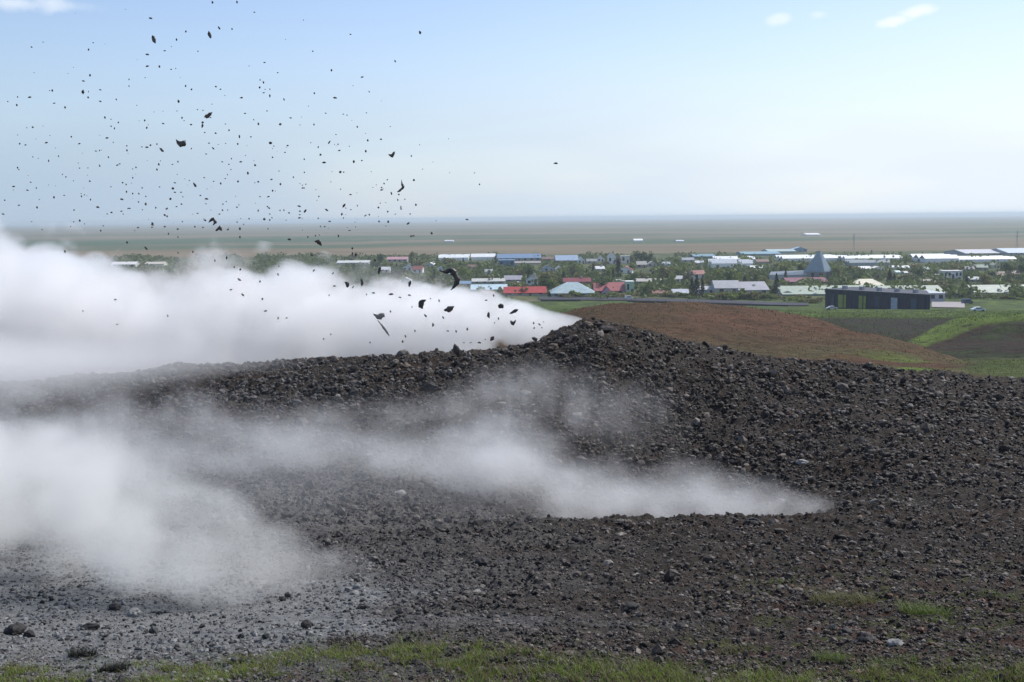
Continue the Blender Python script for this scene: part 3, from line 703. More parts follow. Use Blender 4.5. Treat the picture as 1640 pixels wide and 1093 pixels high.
# ------------------------------------------------------------------ town: materials
_mats = {}
def paint(rgb, rough=0.7, name=None, noise=0.18, spec=0.3, scale=0.6):
    key = (rgb, rough, noise)
    if key not in _mats:
        m = N(name or 'painted_surface'); co = m.coord()
        nz = m.noise(m.mapping(co, (1, 1, 3)), scale, 4, .65)
        c = m.mix(1.0, (rgb[0], rgb[1], rgb[2]), m.ramp(nz, [(0.3, (1 - noise,) * 3), (0.7, (1 + noise,) * 3)]), 'MULTIPLY')
        _mats[key] = m.bsdf(c, rough, Specular_IOR_Level=spec)
    return _mats[key]
M_WIN = paint((0.02, 0.028, 0.035), 0.12, 'window_glass', 0.1, 0.6)
M_FRAME = paint((0.6, 0.6, 0.58), 0.5, 'frame_paint')
WHITE = (0.78, 0.78, 0.76); GREY = (0.30, 0.31, 0.33)

def box_bm(bm, x0, x1, y0, y1, z0, z1):
    vs = [bm.verts.new(p) for p in ((x0, y0, z0), (x1, y0, z0), (x1, y1, z0), (x0, y1, z0), (x0, y0, z1), (x1, y0, z1), (x1, y1, z1), (x0, y1, z1))]
    for f in ((0, 3, 2, 1), (4, 5, 6, 7), (0, 1, 5, 4), (1, 2, 6, 5), (2, 3, 7, 6), (3, 0, 4, 7)): bm.faces.new([vs[i] for i in f])
def part(name, fill, mat, parent):
    bm = bmesh.new(); fill(bm); bmesh.ops.recalc_face_normals(bm, faces=bm.faces)
    me = bpy.data.meshes.new(name); bm.to_mesh(me); bm.free(); me.materials.append(mat)
    o = bpy.data.objects.new(name, me); col.objects.link(o); o.parent = parent; return o
def slab_roof(bm, pts, th=0.18):
    """a roof surface from quads/tris with thickness"""
    for poly in pts:
        t = [bm.verts.new(p) for p in poly]; b = [bm.verts.new((p[0], p[1], p[2] - th)) for p in poly]
        bm.faces.new(t); bm.faces.new(b[::-1]); n = len(poly)
        for i in range(n): bm.faces.new((t[i], b[i], b[(i + 1) % n], t[(i + 1) % n]))

def house(pxl, pxr, py, hpx, label, wall=WHITE, roof=(0.25, 0.25, 0.26), style='gable', rf=0.45, depth=None, rz=0.0, name='house', cat='house', group='houses of the town', win=None, dist=None, chimney=False, spans=3, yf=60):
    pc = (pxl + pxr) / 2
    x, y, z = hit(pc, py, yf) if dist is None else (0, 0, 0)
    if dist is not None: x, y, z = (float(v) for v in unproject(pc, py, dist))
    W = (pxr - pxl) * y / FPX; H = hpx * y / FPX; D = depth or max(6.0, min(12.0, W * 0.7))
    root = empty(name, (x, y + 0.5, z), rz); tag(root, label, cat, group)
    hw = W / 2; wh = H * (1 - rf) if style != 'flat' else H * 0.96; ov = min(0.5, W * 0.03)
    wb = wh - 0.02
    def body(bm):
        box_bm(bm, -hw, hw, 0, D, -1.0, wb)
        if style == 'gable':
            for sx in (-1, 1):
                a = [bm.verts.new(p) for p in ((sx * hw, 0, wb), (sx * hw, D, wb), (sx * hw, D / 2, H - .25))]; bm.faces.new(a)
        elif style == 'front':
            for yy_ in (0, D):
                a = [bm.verts.new(p) for p in ((-hw, yy_, wb), (hw, yy_, wb), (0, yy_, H - .25))]; bm.faces.new(a)
    part('wall', body, paint(wall, .8), root)
    def rfm(bm):
        w2, d0, d1 = hw + ov, -ov, D + ov
        if style == 'gable':
            slab_roof(bm, [[(-w2, d0, wh - .1), (w2, d0, wh - .1), (w2, D / 2, H), (-w2, D / 2, H)], [(-w2, D / 2, H), (w2, D / 2, H), (w2, d1, wh - .1), (-w2, d1, wh - .1)]])
        elif style == 'front':
            slab_roof(bm, [[(-w2, d0, wh - .1), (0, d0, H), (0, d1, H), (-w2, d1, wh - .1)], [(0, d0, H), (w2, d0, wh - .1), (w2, d1, wh - .1), (0, d1, H)]])
        elif style == 'hip':
            i = min(hw * .8, D / 2)
            slab_roof(bm, [[(-w2, d0, wh), (w2, d0, wh), (w2 - i, D / 2, H), (-w2 + i, D / 2, H)], [(w2, d1, wh), (-w2, d1, wh), (-w2 + i, D / 2, H), (w2 - i, D / 2, H)], [(-w2, d1, wh), (-w2, d0, wh), (-w2 + i, D / 2, H)], [(w2, d0, wh), (w2, d1, wh), (w2 - i, D / 2, H)]])
        elif style == 'flat':
            box_bm(bm, -w2, w2, d0, d1, wh, H)
        elif style == 'spans':
            n = spans; d = D / n
            for k in range(n):
                slab_roof(bm, [[(-w2, k * d, wh), (w2, k * d, wh), (w2, (k + .5) * d, H), (-w2, (k + .5) * d, H)], [(-w2, (k + .5) * d, H), (w2, (k + .5) * d, H), (w2, (k + 1) * d - .02, wh), (-w2, (k + 1) * d - .02, wh)]], .08)
    part('roof', rfm, paint(roof, .55), root)
    nw = win if win is not None else (0 if (hpx < 8 or style == 'spans') else max(2, min(7, int(W / 3.2))))
    wtop = wh * 0.82; wbot = max(wh * 0.35, 0.5)
    dk = nw // 2
    for k in range(nw):
        cx = -hw + W * (k + .5) / nw; ww = min(1.5, W / nw * .5)
        if k == dk and nw > 1:
            dr = part('door', lambda bm: box_bm(bm, cx - .5, cx + .5, -0.06, 0.04, 0.0, min(2.1, wtop)), paint((.16, .10, .07), .5), root)
            continue
        part('window', lambda bm: box_bm(bm, cx - ww / 2, cx + ww / 2, -0.05, 0.05, wbot, wtop), M_WIN, root)
    if chimney:
        part('chimney', lambda bm: box_bm(bm, hw * .3, hw * .3 + .9, D / 2 - .4, D / 2 + .5, H - 1, H + .7), paint((.5, .48, .45), .8), root)
    return root

W_ = WHITE; G_ = (0.86, 0.87, 0.87)
GH = dict(style='spans', wall=(.80, .81, .80), roof=G_, name='greenhouse', cat='greenhouse', group='white greenhouses at the far side of the town', rf=.45)
# far rows (photo x left, x right, y base, height)
house(703, 750, 418, 9, 'long white greenhouse furthest left in the far row', depth=22, **GH)
house(755, 792, 417, 9, 'white greenhouse right of the furthest left one', depth=22, **GH)
house(797, 866, 419, 11, 'long hall with blue roof above the red roofed house', (.35, .33, .3), (.13, .21, .33), depth=30, rf=.5, name='hall', cat='hall')
house(799, 824, 428, 11, 'small hall with blue walls in front of the long blue roofed hall', (.08, .17, .29), (.15, .25, .38), style='flat', depth=12, name='hall', cat='hall')
house(824, 866, 424, 5, 'low cream house beside the blue walled hall', (.45, .42, .33), (.3, .28, .25))
house(868, 888, 419, 7, 'low brown row house right of the blue roofed hall', (.28, .2, .17), (.2, .13, .11))
house(891, 926, 422, 12, 'grey hall with pale blue roof', (.36, .36, .40), (.27, .35, .46), rf=.6, depth=24, name='hall', cat='hall')
house(926, 937, 423, 11, 'white gable end next to the pale blue hall', W_, (.4, .5, .55), style='front')
house(940, 956, 423, 8, 'small grey house right of the white gable end', (.5, .48, .42), (.3, .3, .3))
house(957, 968, 420, 10, 'narrow white house left of the white tower house', W_, (.35, .3, .3), style='front')
house(974, 987, 423, 18, 'tall white house behind the dark spruce', W_, (.45, .45, .45), style='front', rf=.35)
house(995, 1009, 422, 12, 'white two storey house right of the dark spruce', W_, (.5, .5, .48), style='flat')
house(1020, 1036, 430, 11, 'brownish house with grey roof among birches', (.35, .3, .26), (.4, .38, .35))
house(1038, 1052, 428, 9, 'pale stone coloured house among birches', (.5, .47, .4), (.42, .42, .4), style='front')
house(1060, 1074, 427, 7, 'small light blue house among trees', (.4, .5, .58), (.4, .45, .5))
house(1093, 1112, 421, 8, 'far grey house left of the white greenhouses', (.45, .45, .47), (.33, .35, .38))
house(1112, 1146, 414, 6, 'distant dark hall with teal roof', (.2, .22, .25), (.16, .28, .33), depth=20, name='hall', cat='hall')
house(1141, 1180, 430, 14, 'bright white greenhouse nearest of the middle cluster', depth=14, **GH)
house(1150, 1209, 420, 8, 'white greenhouse behind the middle cluster', depth=20, **GH)
house(1189, 1206, 429, 12, 'short white greenhouse right end of the middle cluster', depth=12, **GH)
house(1200, 1224, 432, 6, 'low white shed at the foot of the middle cluster', W_, (.8, .8, .8), name='shed', cat='shed')
house(1212, 1232, 423, 7, 'brown roofed house behind the church wing', (.4, .33, .3), (.22, .12, .1))
house(1190, 1250, 410, 6, 'distant teal roofed hall on the heath edge', (.28, .34, .38), (.20, .34, .40), depth=25, name='hall', cat='hall')
house(1232, 1275, 406, 6, 'distant low factory with pale green roof', (.4, .45, .45), (.35, .45, .45), depth=25, name='hall', cat='hall')
house(1270, 1293, 404, 8, 'distant blue plant building with steam', (.2, .33, .45), (.3, .45, .6), style='front', name='hall', cat='hall')
house(1255, 1345, 419, 9, 'long white greenhouse behind the church', depth=24, **GH)
house(1355, 1447, 419, 9, 'long white greenhouse right of the church', depth=20, **GH)
house(1362, 1425, 426, 9, 'grey glass greenhouse below the long white one', depth=10, style='spans', wall=(.33, .37, .38), roof=(.42, .46, .47), name='greenhouse', cat='greenhouse', group='white greenhouses at the far side of the town')
house(1378, 1396, 434, 7, 'white bungalow left of the pair near the grey greenhouse', W_, W_)
house(1396, 1420, 435, 8, 'white bungalow with pale gable near the grey greenhouse', W_, (.7, .68, .62), style='front')
house(1428, 1437, 431, 5, 'tiny white shed right of the conifer', W_, W_, name='shed', cat='shed')
house(1441, 1459, 433, 7, 'white bungalow with white roof right of the conifer', W_, W_)
house(1436, 1444, 439, 5, 'pale green shed right of the conifer', (.6, .7, .65), (.6, .7, .65), name='shed', cat='shed')
house(1449, 1458, 440, 5, 'small cream garage below the white bungalow', (.65, .64, .56), (.6, .6, .55), name='garage', cat='garage')
house(1483, 1536, 421, 12, 'large white greenhouse at the right, tallest of the row', depth=30, **GH)
house(1534, 1628, 420, 8, 'long low white greenhouse at the right end', depth=24, **GH)
house(1548, 1606, 409, 8, 'big grey warehouse behind the right greenhouses', (.35, .36, .40), (.50, .50, .53), rf=.6, depth=40, name='warehouse', cat='warehouse')
house(1616, 1665, 409, 10, 'bluish grey warehouse at the right edge', (.34, .38, .42), (.48, .55, .60), rf=.6, depth=40, name='warehouse', cat='warehouse')
house(1512, 1542, 447, 13, 'white two storey house with terrace near the right', W_, (.74, .7, .68), style='flat', win=5)
house(1500, 1512, 446, 6, 'low white garage beside the two storey house', W_, W_, style='flat', name='garage', cat='garage')
house(1592, 1602, 430, 9, 'little pale yellow house among trees at the right', (.7, .68, .48), (.45, .45, .35), style='front')
house(1555, 1573, 452, 8, 'grey blue house beside dark shrubs at the right', (.36, .4, .45), (.3, .34, .38))
house(1470, 1500, 455, 7, 'brown house behind the round willow bush', (.35, .3, .27), (.3, .27, .25))
# nearer row
house(735, 754, 459, 8, 'small house with bright blue roof', (.45, .47, .5), (.18, .28, .42))
house(757, 808, 455, 8, 'long grey bungalow with white gable', (.34, .35, .36), (.50, .50, .46), rz=.05)
house(808, 836, 452, 10, 'lilac grey roofed house', (.42, .4, .42), (.40, .38, .42), rf=.6)
house(755, 815, 468, 11, 'house with pale cyan roof partly in the steam', (.45, .5, .52), (.50, .64, .70), rf=.6)
house(770, 792, 475, 8, 'orange brown shed touching the steam', (.28, .15, .09), (.25, .14, .09), name='shed', cat='shed')
house(823, 836, 462, 10, 'white gabled house behind the red roof', (.72, .72, .62), (.70, .70, .60), style='front')
house(843, 862, 457, 16, 'white house with black gables by a dark tree', (.70, .70, .70), (.14, .15, .17), style='front', chimney=True)
house(808, 874, 474, 13, 'house with bright red roof beside the steam', (.5, .45, .42), (.36, .040, .035), rf=.62, depth=13)
house(903, 946, 455, 9, 'dark maroon roofed house behind the teal roof', (.35, .2, .2), (.20, .035, .045), rf=.6, chimney=True)
house(884, 953, 476, 22, 'large house with pale teal hipped roof', (.35, .42, .45), (.36, .46, .48), style='hip', rf=.72, depth=16)
house(953, 1002, 472, 18, 'pink red roofed long house', (.5, .38, .36), (.34, .10, .10), rf=.65, depth=12)
house(964, 980, 473, 14, 'small house with deep crimson gable', (.38, .3, .4), (.24, .020, .06), style='front', rf=.7, depth=5)
house(982, 1002, 456, 8, 'cream gabled house behind the pink roof', (.66, .64, .54), (.6, .58, .5), style='front')
house(1003, 1016, 472, 21, 'narrow mint green house with white top', (.42, .58, .45), (.72, .74, .70), style='flat')
house(1020, 1060, 455, 8, 'grey brown house between birches', (.4, .38, .35), (.44, .42, .38))
house(1046, 1072, 474, 8, 'low shed with rusty red roof by the road', (.3, .2, .18), (.26, .12, .10), name='shed', cat='shed')
house(1078, 1104, 475, 11, 'shed with light lavender roof by the road', (.4, .42, .46), (.52, .54, .60), rf=.6, name='shed', cat='shed')
house(1118, 1146, 470, 11, 'light grey house right of the dark pines', (.5, .5, .5), (.46, .47, .48))
house(1146, 1186, 472, 21, 'grey long house with low roof, left half', (.42, .42, .42), (.34, .34, .36), rf=.5, depth=14, rz=-.05)
house(1184, 1232, 472, 19, 'grey long house with lilac roof, right half', (.44, .44, .44), (.33, .33, .37), rf=.6, depth=14, rz=.06)
house(1251, 1272, 474, 8, 'small white gabled shed under the poplar', (.66, .64, .58), (.5, .48, .44), style='front', name='shed', cat='shed')
house(1262, 1325, 455, 9, 'maroon roofed house below the church', (.38, .36, .34), (.20, .055, .085), rf=.6)
house(1255, 1420, 474, 14, 'long low shed with sage green roof, left section', (.25, .28, .24), (.33, .39, .31), rf=.75, depth=18, name='long_shed', cat='shed')
house(1420, 1516, 476, 16, 'long low shed with sage green roof, right section', (.25, .28, .24), (.34, .39, .32), rf=.75, depth=18, name='long_shed', cat='shed')
house(1563, 1700, 470, 12, 'long grey green shed at the right edge', (.30, .33, .28), (.33, .38, .32), rf=.85, depth=14, name='long_shed', cat='shed')
house(1366, 1419, 463, 15, 'cream roofed hall above the dark blue building', (.62, .56, .42), (.72, .66, .50), style='hip', rf=.7, depth=9, name='hall', cat='hall')
house(1424, 1514, 484, 14, 'pale grey flat roofed building behind the dark blue one', (.40, .42, .46), (.46, .50, .52), style='flat', depth=14, win=7)
house(1500, 1514, 484, 11, 'white annex with one dark window', (.62, .66, .70), (.5, .55, .58), style='flat', depth=6, win=1)
# left, seen through gaps in the steam
house(620, 652, 420, 8, 'far house with faded pink roof', (.5, .45, .45), (.46, .26, .28))
house(605, 624, 437, 9, 'whitish house half veiled by steam', W_, (.6, .6, .6))
house(640, 658, 455, 10, 'white gable half hidden by steam', W_, (.5, .5, .5), style='front')
house(540, 590, 424, 6, 'far row house with pale roof behind the thin steam', (.6, .6, .58), (.6, .6, .58))
house(178, 216, 428, 8, 'white house glimpsed between two steam clouds', W_, (.7, .68, .65))
house(232, 262, 426, 6, 'cream house glimpsed between two steam clouds', (.6, .58, .45), (.55, .5, .42))

# church with its steep pyramid roof
def church():
    x, y, z = hit(1316, 449, 60); s = y / FPX
    r = empty('church', (x, y + 6, z), 0.0); tag(r, 'church with tall steep pyramid roof, blue grey shaded side', 'church')
    hb = 13 * s; R = 22.5 * s; H = 44 * s
    def wall(bm):
        a = [(-R * .96, 0), (0.25 * R, -R * .62), (R * .96, 0), (0, R * .9)]
        b = [bm.verts.new((p[0], p[1], -1)) for p in a]; t = [bm.verts.new((p[0], p[1], hb)) for p in a]
        for i in range(4): bm.faces.new((b[i], b[(i + 1) % 4], t[(i + 1) % 4], t[i]))
        bm.faces.new(t); bm.faces.new(b[::-1])
    part('wall', wall, paint((.30, .29, .30), .8), r)
    def roof(bm):
        a = [(-R * 1.05, 0), (0.25 * R, -R * .72), (R * 1.02, 0), (0, R)]; t = [(-2.2 * s, 0), (0.5 * s, -1.5 * s), (4.5 * s, 0), (0, 2 * s)]
        for i in range(4):
            j = (i + 1) % 4
            slab_roof(bm, [[(a[i][0], a[i][1], hb), (a[j][0], a[j][1], hb), (t[j][0], t[j][1], H), (t[i][0], t[i][1], H)]], .15)
    part('roof', roof, paint((.26, .33, .38), .5), r)
    part('spire', lambda bm: box_bm(bm, -1.2 * s, 2.5 * s, -1.2 * s, 1.2 * s, H - 2 * s, H + 2.5 * s), paint((.3, .36, .4), .5), r)
    part('entrance', lambda bm: box_bm(bm, -2 * s, 3.5 * s, -R * .68, -R * .5, -1, hb * .8), paint((.12, .08, .07), .7), r)
    for k in (-1, 1):
        part('window', lambda bm: box_bm(bm, k * 11 * s - 1.4 * s, k * 11 * s + 1.4 * s, -R * .40, -R * .2, hb * .3, hb * .85), M_WIN, r)
    part('wing', lambda bm: (box_bm(bm, -78 * s, -R * .9, -2 * s, 8 * s, -1, 8 * s)), paint((.42, .44, .46), .8), r)
    part('wing_roof', lambda bm: slab_roof(bm, [[(-80 * s, -3 * s, 8 * s), (-R * .8, -3 * s, 8 * s), (-R * .8, 3 * s, 15 * s), (-76 * s, 3 * s, 13 * s)], [(-76 * s, 3 * s, 13 * s), (-R * .8, 3 * s, 15 * s), (-R * .8, 9 * s, 8 * s), (-80 * s, 9 * s, 8 * s)]]), paint((.36, .41, .45), .5), r)
church()

# dark blue clad building above the gully
def dark_building():
    xl, yl, zt = (float(v) for v in unproject(1322, 463, 302)); xr, yr, _ = (float(v) for v in unproject(1490, 472, 277))
    ang = math.atan2(yr - yl, xr - xl); L = math.hypot(xr - xl, yr - yl); zb = zt - 6.0
    r = empty('dark_building', (xl, yl, zb), ang); tag(r, 'long flat dark blue clad building above the green bank', 'building'); H = 6.0
    dv = Vector((xr, yr, 0)).normalized(); dv.rotate(Matrix.Rotation(-ang, 3, 'Z')); sk = dv.x / dv.y
    def foot(bm, e, z0, z1):
        q = [(-e, -e), (L + e, -e), (L + e + sk * 13 - 1.5, 13 + e), (-e, 13 + e)]
        a = [bm.verts.new((p[0], p[1], z0)) for p in q]; b = [bm.verts.new((p[0], p[1], z1)) for p in q]
        bm.faces.new(a[::-1]); bm.faces.new(b)
        for i in range(4): bm.faces.new((a[i], a[(i + 1) % 4], b[(i + 1) % 4], b[i]))
    part('wall', lambda bm: foot(bm, 0, -1, H - .35), paint((.024, .030, .060), .45, noise=.3), r)
    part('roof', lambda bm: foot(bm, .2, H - .35, H), paint((.035, .042, .065), .7), r)
    for k in range(26):
        u = L * (k + .5) / 26
        part('cladding_rib', lambda bm: box_bm(bm, u - .07, u + .07, -.10, -.002, -1, H - .37), paint((.05, .058, .095), .4), r)
    for u, w, c in ((.16, .9, (.30, .34, .10)), (.205, .5, (.30, .34, .10)), (.36, .7, (.26, .32, .09)), (.40, .5, (.26, .32, .09)), (.68, 1.1, (.42, .46, .55)), (.08, .5, (.08, .1, .16)), (.52, .8, (.06, .08, .13)), (.86, .9, (.07, .10, .16))):
        fr = part('window', lambda bm: box_bm(bm, u * L - w, u * L + w, -.16, -.105, .9, H - 1.2), paint((.05, .05, .06), .5), r)
        part('pane', lambda bm: box_bm(bm, u * L - w + .15, u * L + w - .15, -.20, -.163, 1.05, H - 1.35), paint(c, .15), fr)
    for k in range(5):
        u = L * (.12 + .17 * k)
        part('roof_vent', lambda bm: box_bm(bm, u - .5, u + .5, 3, 4.2, H + .003, H + .9), paint((.35, .36, .38), .5), r)
dark_building()

# road along the foot of the town, with a low wall on its near side
def strip_mesh(name, top, bot, lift, n=90):
    tx = np.linspace(top[0][0], top[-1][0], n); ty = np.interp(tx, *zip(*top)); by = np.interp(tx, *zip(*bot)); V = []
    for i in range(n):
        a = hit(tx[i], ty[i], 330); b = hit(tx[i], by[i], 200)
        for k in range(5):
            t = k / 4; X = a[0] * (1 - t) + b[0] * t; Y = a[1] * (1 - t) + b[1] * t
            V.append((X, Y, float(ground_z(X, Y)) + lift))
    idx = np.arange(n * 5).reshape(n, 5)
    return mesh_np(name, np.array(V), np.stack([idx[:-1, :-1], idx[:-1, 1:], idx[1:, 1:], idx[1:, :-1]], -1).reshape(-1, 4)[:, ::-1], True)
rt = [(862, 476.5), (1005, 478), (1100, 480.5), (1200, 483.5), (1295, 487)]; rb = [(862, 481), (1005, 482), (1100, 485), (1200, 488), (1270, 490.5), (1295, 490.5)]
tag(link('road', strip_mesh('road', rt, rb, .25), paint((.06, .058, .072), .95, 'asphalt', .2, .1)), kind='structure', label='grey road at the foot of the town')
tag(link('road', strip_mesh('car_park', [(1492, 484), (1545, 485)], [(1492, 493), (1545, 494)], .2, 20), paint((.30, .27, .27), .85, 'paving', .15)), kind='structure')
def wall_along(pts, hpx, label, colr, yfrom=200):
    n = 60; tx = np.linspace(pts[0][0], pts[-1][0], n); ty = np.interp(tx, *zip(*pts)); bm = bmesh.new(); prev = None
    base = hit(tx[0], ty[0], yfrom)
    for i in range(n):
        x, y, z = hit(tx[i], ty[i], yfrom); h = hpx * y / FPX
        cur = [bm.verts.new((x - base[0], y - base[1] + d, z - base[2] + zz)) for d, zz in ((0, -.6), (.4, -.6), (.4, h), (0, h))]
        if prev:
            for k in range(4): bm.faces.new((prev[k], prev[(k + 1) % 4], cur[(k + 1) % 4], cur[k]))
        else: bm.faces.new(cur)
        prev = cur
    bm.faces.new(prev); bmesh.ops.recalc_face_normals(bm, faces=bm.faces)
    me = bpy.data.meshes.new('low_wall'); bm.to_mesh(me); bm.free()
    tag(link('low_wall', me, paint(colr, .85), loc=base), label, 'wall')
wall_along([(1005, 484), (1100, 488), (1200, 490), (1262, 491)], 2.4, 'low dark retaining wall along the road', (.06, .06, .075))
wall_along([(866, 483), (930, 483)], 3.0, 'short dark wall left of the road beside the steam', (.05, .05, .055))

# cars
def car(px, py, wpx, label, body=(.7, .7, .7), van=False, yf=60, rz=0.0):
    x, y, z = hit(px, py, yf); L = wpx * y / FPX; s = L / 4.4
    r = empty('parked_car', (x, y, z), rz); tag(r, label, 'van' if van else 'car', 'cars parked below the town')
    prof = [(-2.2, .35), (-2.2, .8), (-1.5, .95), (-.9, 1.42), (.75, 1.45), (1.5, .98), (2.15, .85), (2.2, .35)] if not van else [(-2.2, .35), (-2.2, 1.9), (-2.0, 2.05), (1.1, 2.05), (1.6, 1.25), (2.15, 1.05), (2.2, .35)]
    def bd(bm):
        f = [bm.verts.new((a * s, -.85 * s, b * s)) for a, b in prof]; g = [bm.verts.new((a * s, .85 * s, b * s)) for a, b in prof]
        n = len(prof); bm.faces.new(f); bm.faces.new(g[::-1])
        for i in range(n): bm.faces.new((f[i], g[i], g[(i + 1) % n], f[(i + 1) % n]))
    part('body', bd, paint(body, .3, spec=.5), r)
    part('window', lambda bm: box_bm(bm, -.95 * s, .95 * s, -.87 * s, .87 * s, (.98 if not van else 1.3) * s, (1.3 if not van else 1.8) * s), M_WIN, r)
    for a in (-1.35, 1.35):
        for b in (-.8, .8):
            def wh(bm): bmesh.ops.create_cone(bm, cap_ends=True, segments=16, radius1=.34 * s, radius2=.34 * s, depth=.22 * s, matrix=Matrix.Translation((a * s, b * s, .34 * s)) @ Matrix.Rotation(math.pi / 2, 4, 'X'))
            part('wheel', wh, paint((.02, .02, .02), .7), r)
car(1566, 499, 22, 'white car parked beside the green bank at the right', (.75, .78, .82), yf=150)
car(1549, 487, 17, 'dark blue van standing behind the white car', (.06, .09, .16), True, yf=200)
car(1533, 477, 14, 'grey van near the pale flat roofed building', (.3, .34, .38), True, yf=200)
car(1332, 496, 17, 'silver car at the left end of the dark blue building', (.55, .56, .6), yf=200)
car(1007, 480, 13, 'white van on the road below the mint green house', (.75, .75, .72), True, yf=300)

# power masts
def mast(px, pyb, hpx, label, dist):
    x, y, z = (float(v) for v in unproject(px, pyb, dist)); H = hpx * y / FPX
    r = empty('power_mast', (x, y, z)); tag(r, label, 'mast', 'masts on the heath')
    for a in (-1, 1):
        def lg(bm):
            w = H * .007
            v = [bm.verts.new(p) for p in ((a * H * .05 - w, -w, 0), (a * H * .05 + w, -w, 0), (a * H * .05 + w, w, 0), (a * H * .05 - w, w, 0), (a * w * .6 - w, -w, H), (a * w * .6 + w, -w, H), (a * w * .6 + w, w, H), (a * w * .6 - w, w, H))]
            for f in ((0, 3, 2, 1), (4, 5, 6, 7), (0, 1, 5, 4), (1, 2, 6, 5), (2, 3, 7, 6), (3, 0, 4, 7)): bm.faces.new([v[i] for i in f])
        part('leg', lg, paint((.25, .27, .30), .6), r)
    for zz in (.72, .88):
        part('crossarm', lambda bm: box_bm(bm, -H * .10, H * .10, -H * .01, H * .01, H * zz, H * (zz + .012)), paint((.25, .27, .30), .6), r)
mast(1628, 404, 34, 'thin grey power mast at the right edge beyond the warehouses', 950)
mast(1367, 405, 30, 'faint power mast on the heath behind the long greenhouse', 930)
# distant farm buildings
house(1016, 1030, 388, 5, 'distant white farm on the heath left of centre', W_, W_, depth=20, name='farmhouse', cat='farm', group='farms on the heath', win=0)
house(1292, 1314, 378, 4, 'distant white farm on the heath above the church', W_, W_, depth=30, name='farmhouse', cat='farm', group='farms on the heath', win=0)
house(1084, 1096, 388, 3, 'tiny pale farm shed right of the left distant farm', (.6, .6, .65), (.6, .6, .65), depth=20, name='farmhouse', cat='farm', group='farms on the heath', win=0)
house(712, 726, 388, 3, 'tiny pale farm far behind the flying mud', (.6, .6, .65), (.6, .6, .65), depth=20, name='farmhouse', cat='farm', group='farms on the heath', win=0)

# ------------------------------------------------------------------ trees
def leaf_cloud(n, R, H, z0, kind, seed):
    r = np.random.default_rng(seed)
    if kind == 'conifer':
        t = r.random(n) ** 0.8; rad = R * (1 - t) ** 0.85 * (0.75 + .35 * np.sin(t * 40) ** 2) * np.sqrt(r.random(n)) ; a = r.random(n) * 6.283
        c = np.stack([np.cos(a) * rad, np.sin(a) * rad, z0 + t * H], -1)
    else:
        nb = 9 if kind == 'birch' else 7
        cen = np.stack([(r.random(nb) - .5) * R * 1.2, (r.random(nb) - .5) * R * 1.2, z0 + H * (.22 + .6 * r.random(nb))], -1)
        rb = R * (.35 + .35 * r.random(nb)); k = r.integers(0, nb, n)
        d = r.normal(size=(n, 3)); d /= np.linalg.norm(d, axis=1)[:, None]; rr = r.random(n) ** .45
        c = cen[k] + d * (rb[k] * rr)[:, None] * np.array([1, 1, H / (2 * R) * .9])
        c[:, 2] = np.clip(c[:, 2], z0 * .6, z0 + H)
    s = (0.20 if kind == 'conifer' else 0.24) * (0.6 + .8 * r.random(n)) * (R / 2.2) ** .5
    u = r.normal(size=(n, 3)); u /= np.linalg.norm(u, axis=1)[:, None]; w = np.cross(u, r.normal(size=(n, 3))); w /= np.linalg.norm(w, axis=1)[:, None]
    s = s[:, None]
    V = np.stack([c - u * s - w * s * .5, c + u * s * .3 - w * s, c + u * s + w * s * .5, c - u * s * .4 + w * s], 1).reshape(-1, 3)
    return V, np.arange(n * 4).reshape(n, 4), np.repeat(r.random(n), 4)

def leaf_mat(base, name):
    m = N(name); t = m.attr('shade', 'Fac')
    nz = m.noise(m.coord(), 0.6, 3, .6)
    k = m.math('ADD', m.math('MULTIPLY', t, .8), m.math('MULTIPLY', nz, 1.0))
    c = m.mix(1.0, base, m.ramp(k, [(0.3, (.45, .45, .45)), (1.0, (1.35, 1.35, 1.25))]), 'MULTIPLY')
    g = m.n('ShaderNodeBsdfPrincipled'); m.l(c, g.inputs['Base Color']); g.inputs['Roughness'].default_value = .65; g.inputs['Specular IOR Level'].default_value = .2
    tl = m.n('ShaderNodeBsdfTranslucent'); m.l(c, tl.inputs['Color']); mx = m.n('ShaderNodeMixShader'); mx.inputs[0].default_value = .3
    m.l(g.outputs[0], mx.inputs[1]); m.l(tl.outputs[0], mx.inputs[2]); m.l(mx.outputs[0], m.out.inputs['Surface']); return m.m
LM = {'spring': leaf_mat((.165, .200, .050), 'spring_leaves'), 'olive': leaf_mat((.170, .160, .065), 'olive_leaves'), 'deep': leaf_mat((.062, .095, .032), 'deep_leaves'), 'needle': leaf_mat((.018, .030, .020), 'dark_needles'), 'bare': leaf_mat((.10, .085, .075), 'bare_twigs')}
M_BARK = paint((.11, .09, .075), .9, 'bark')
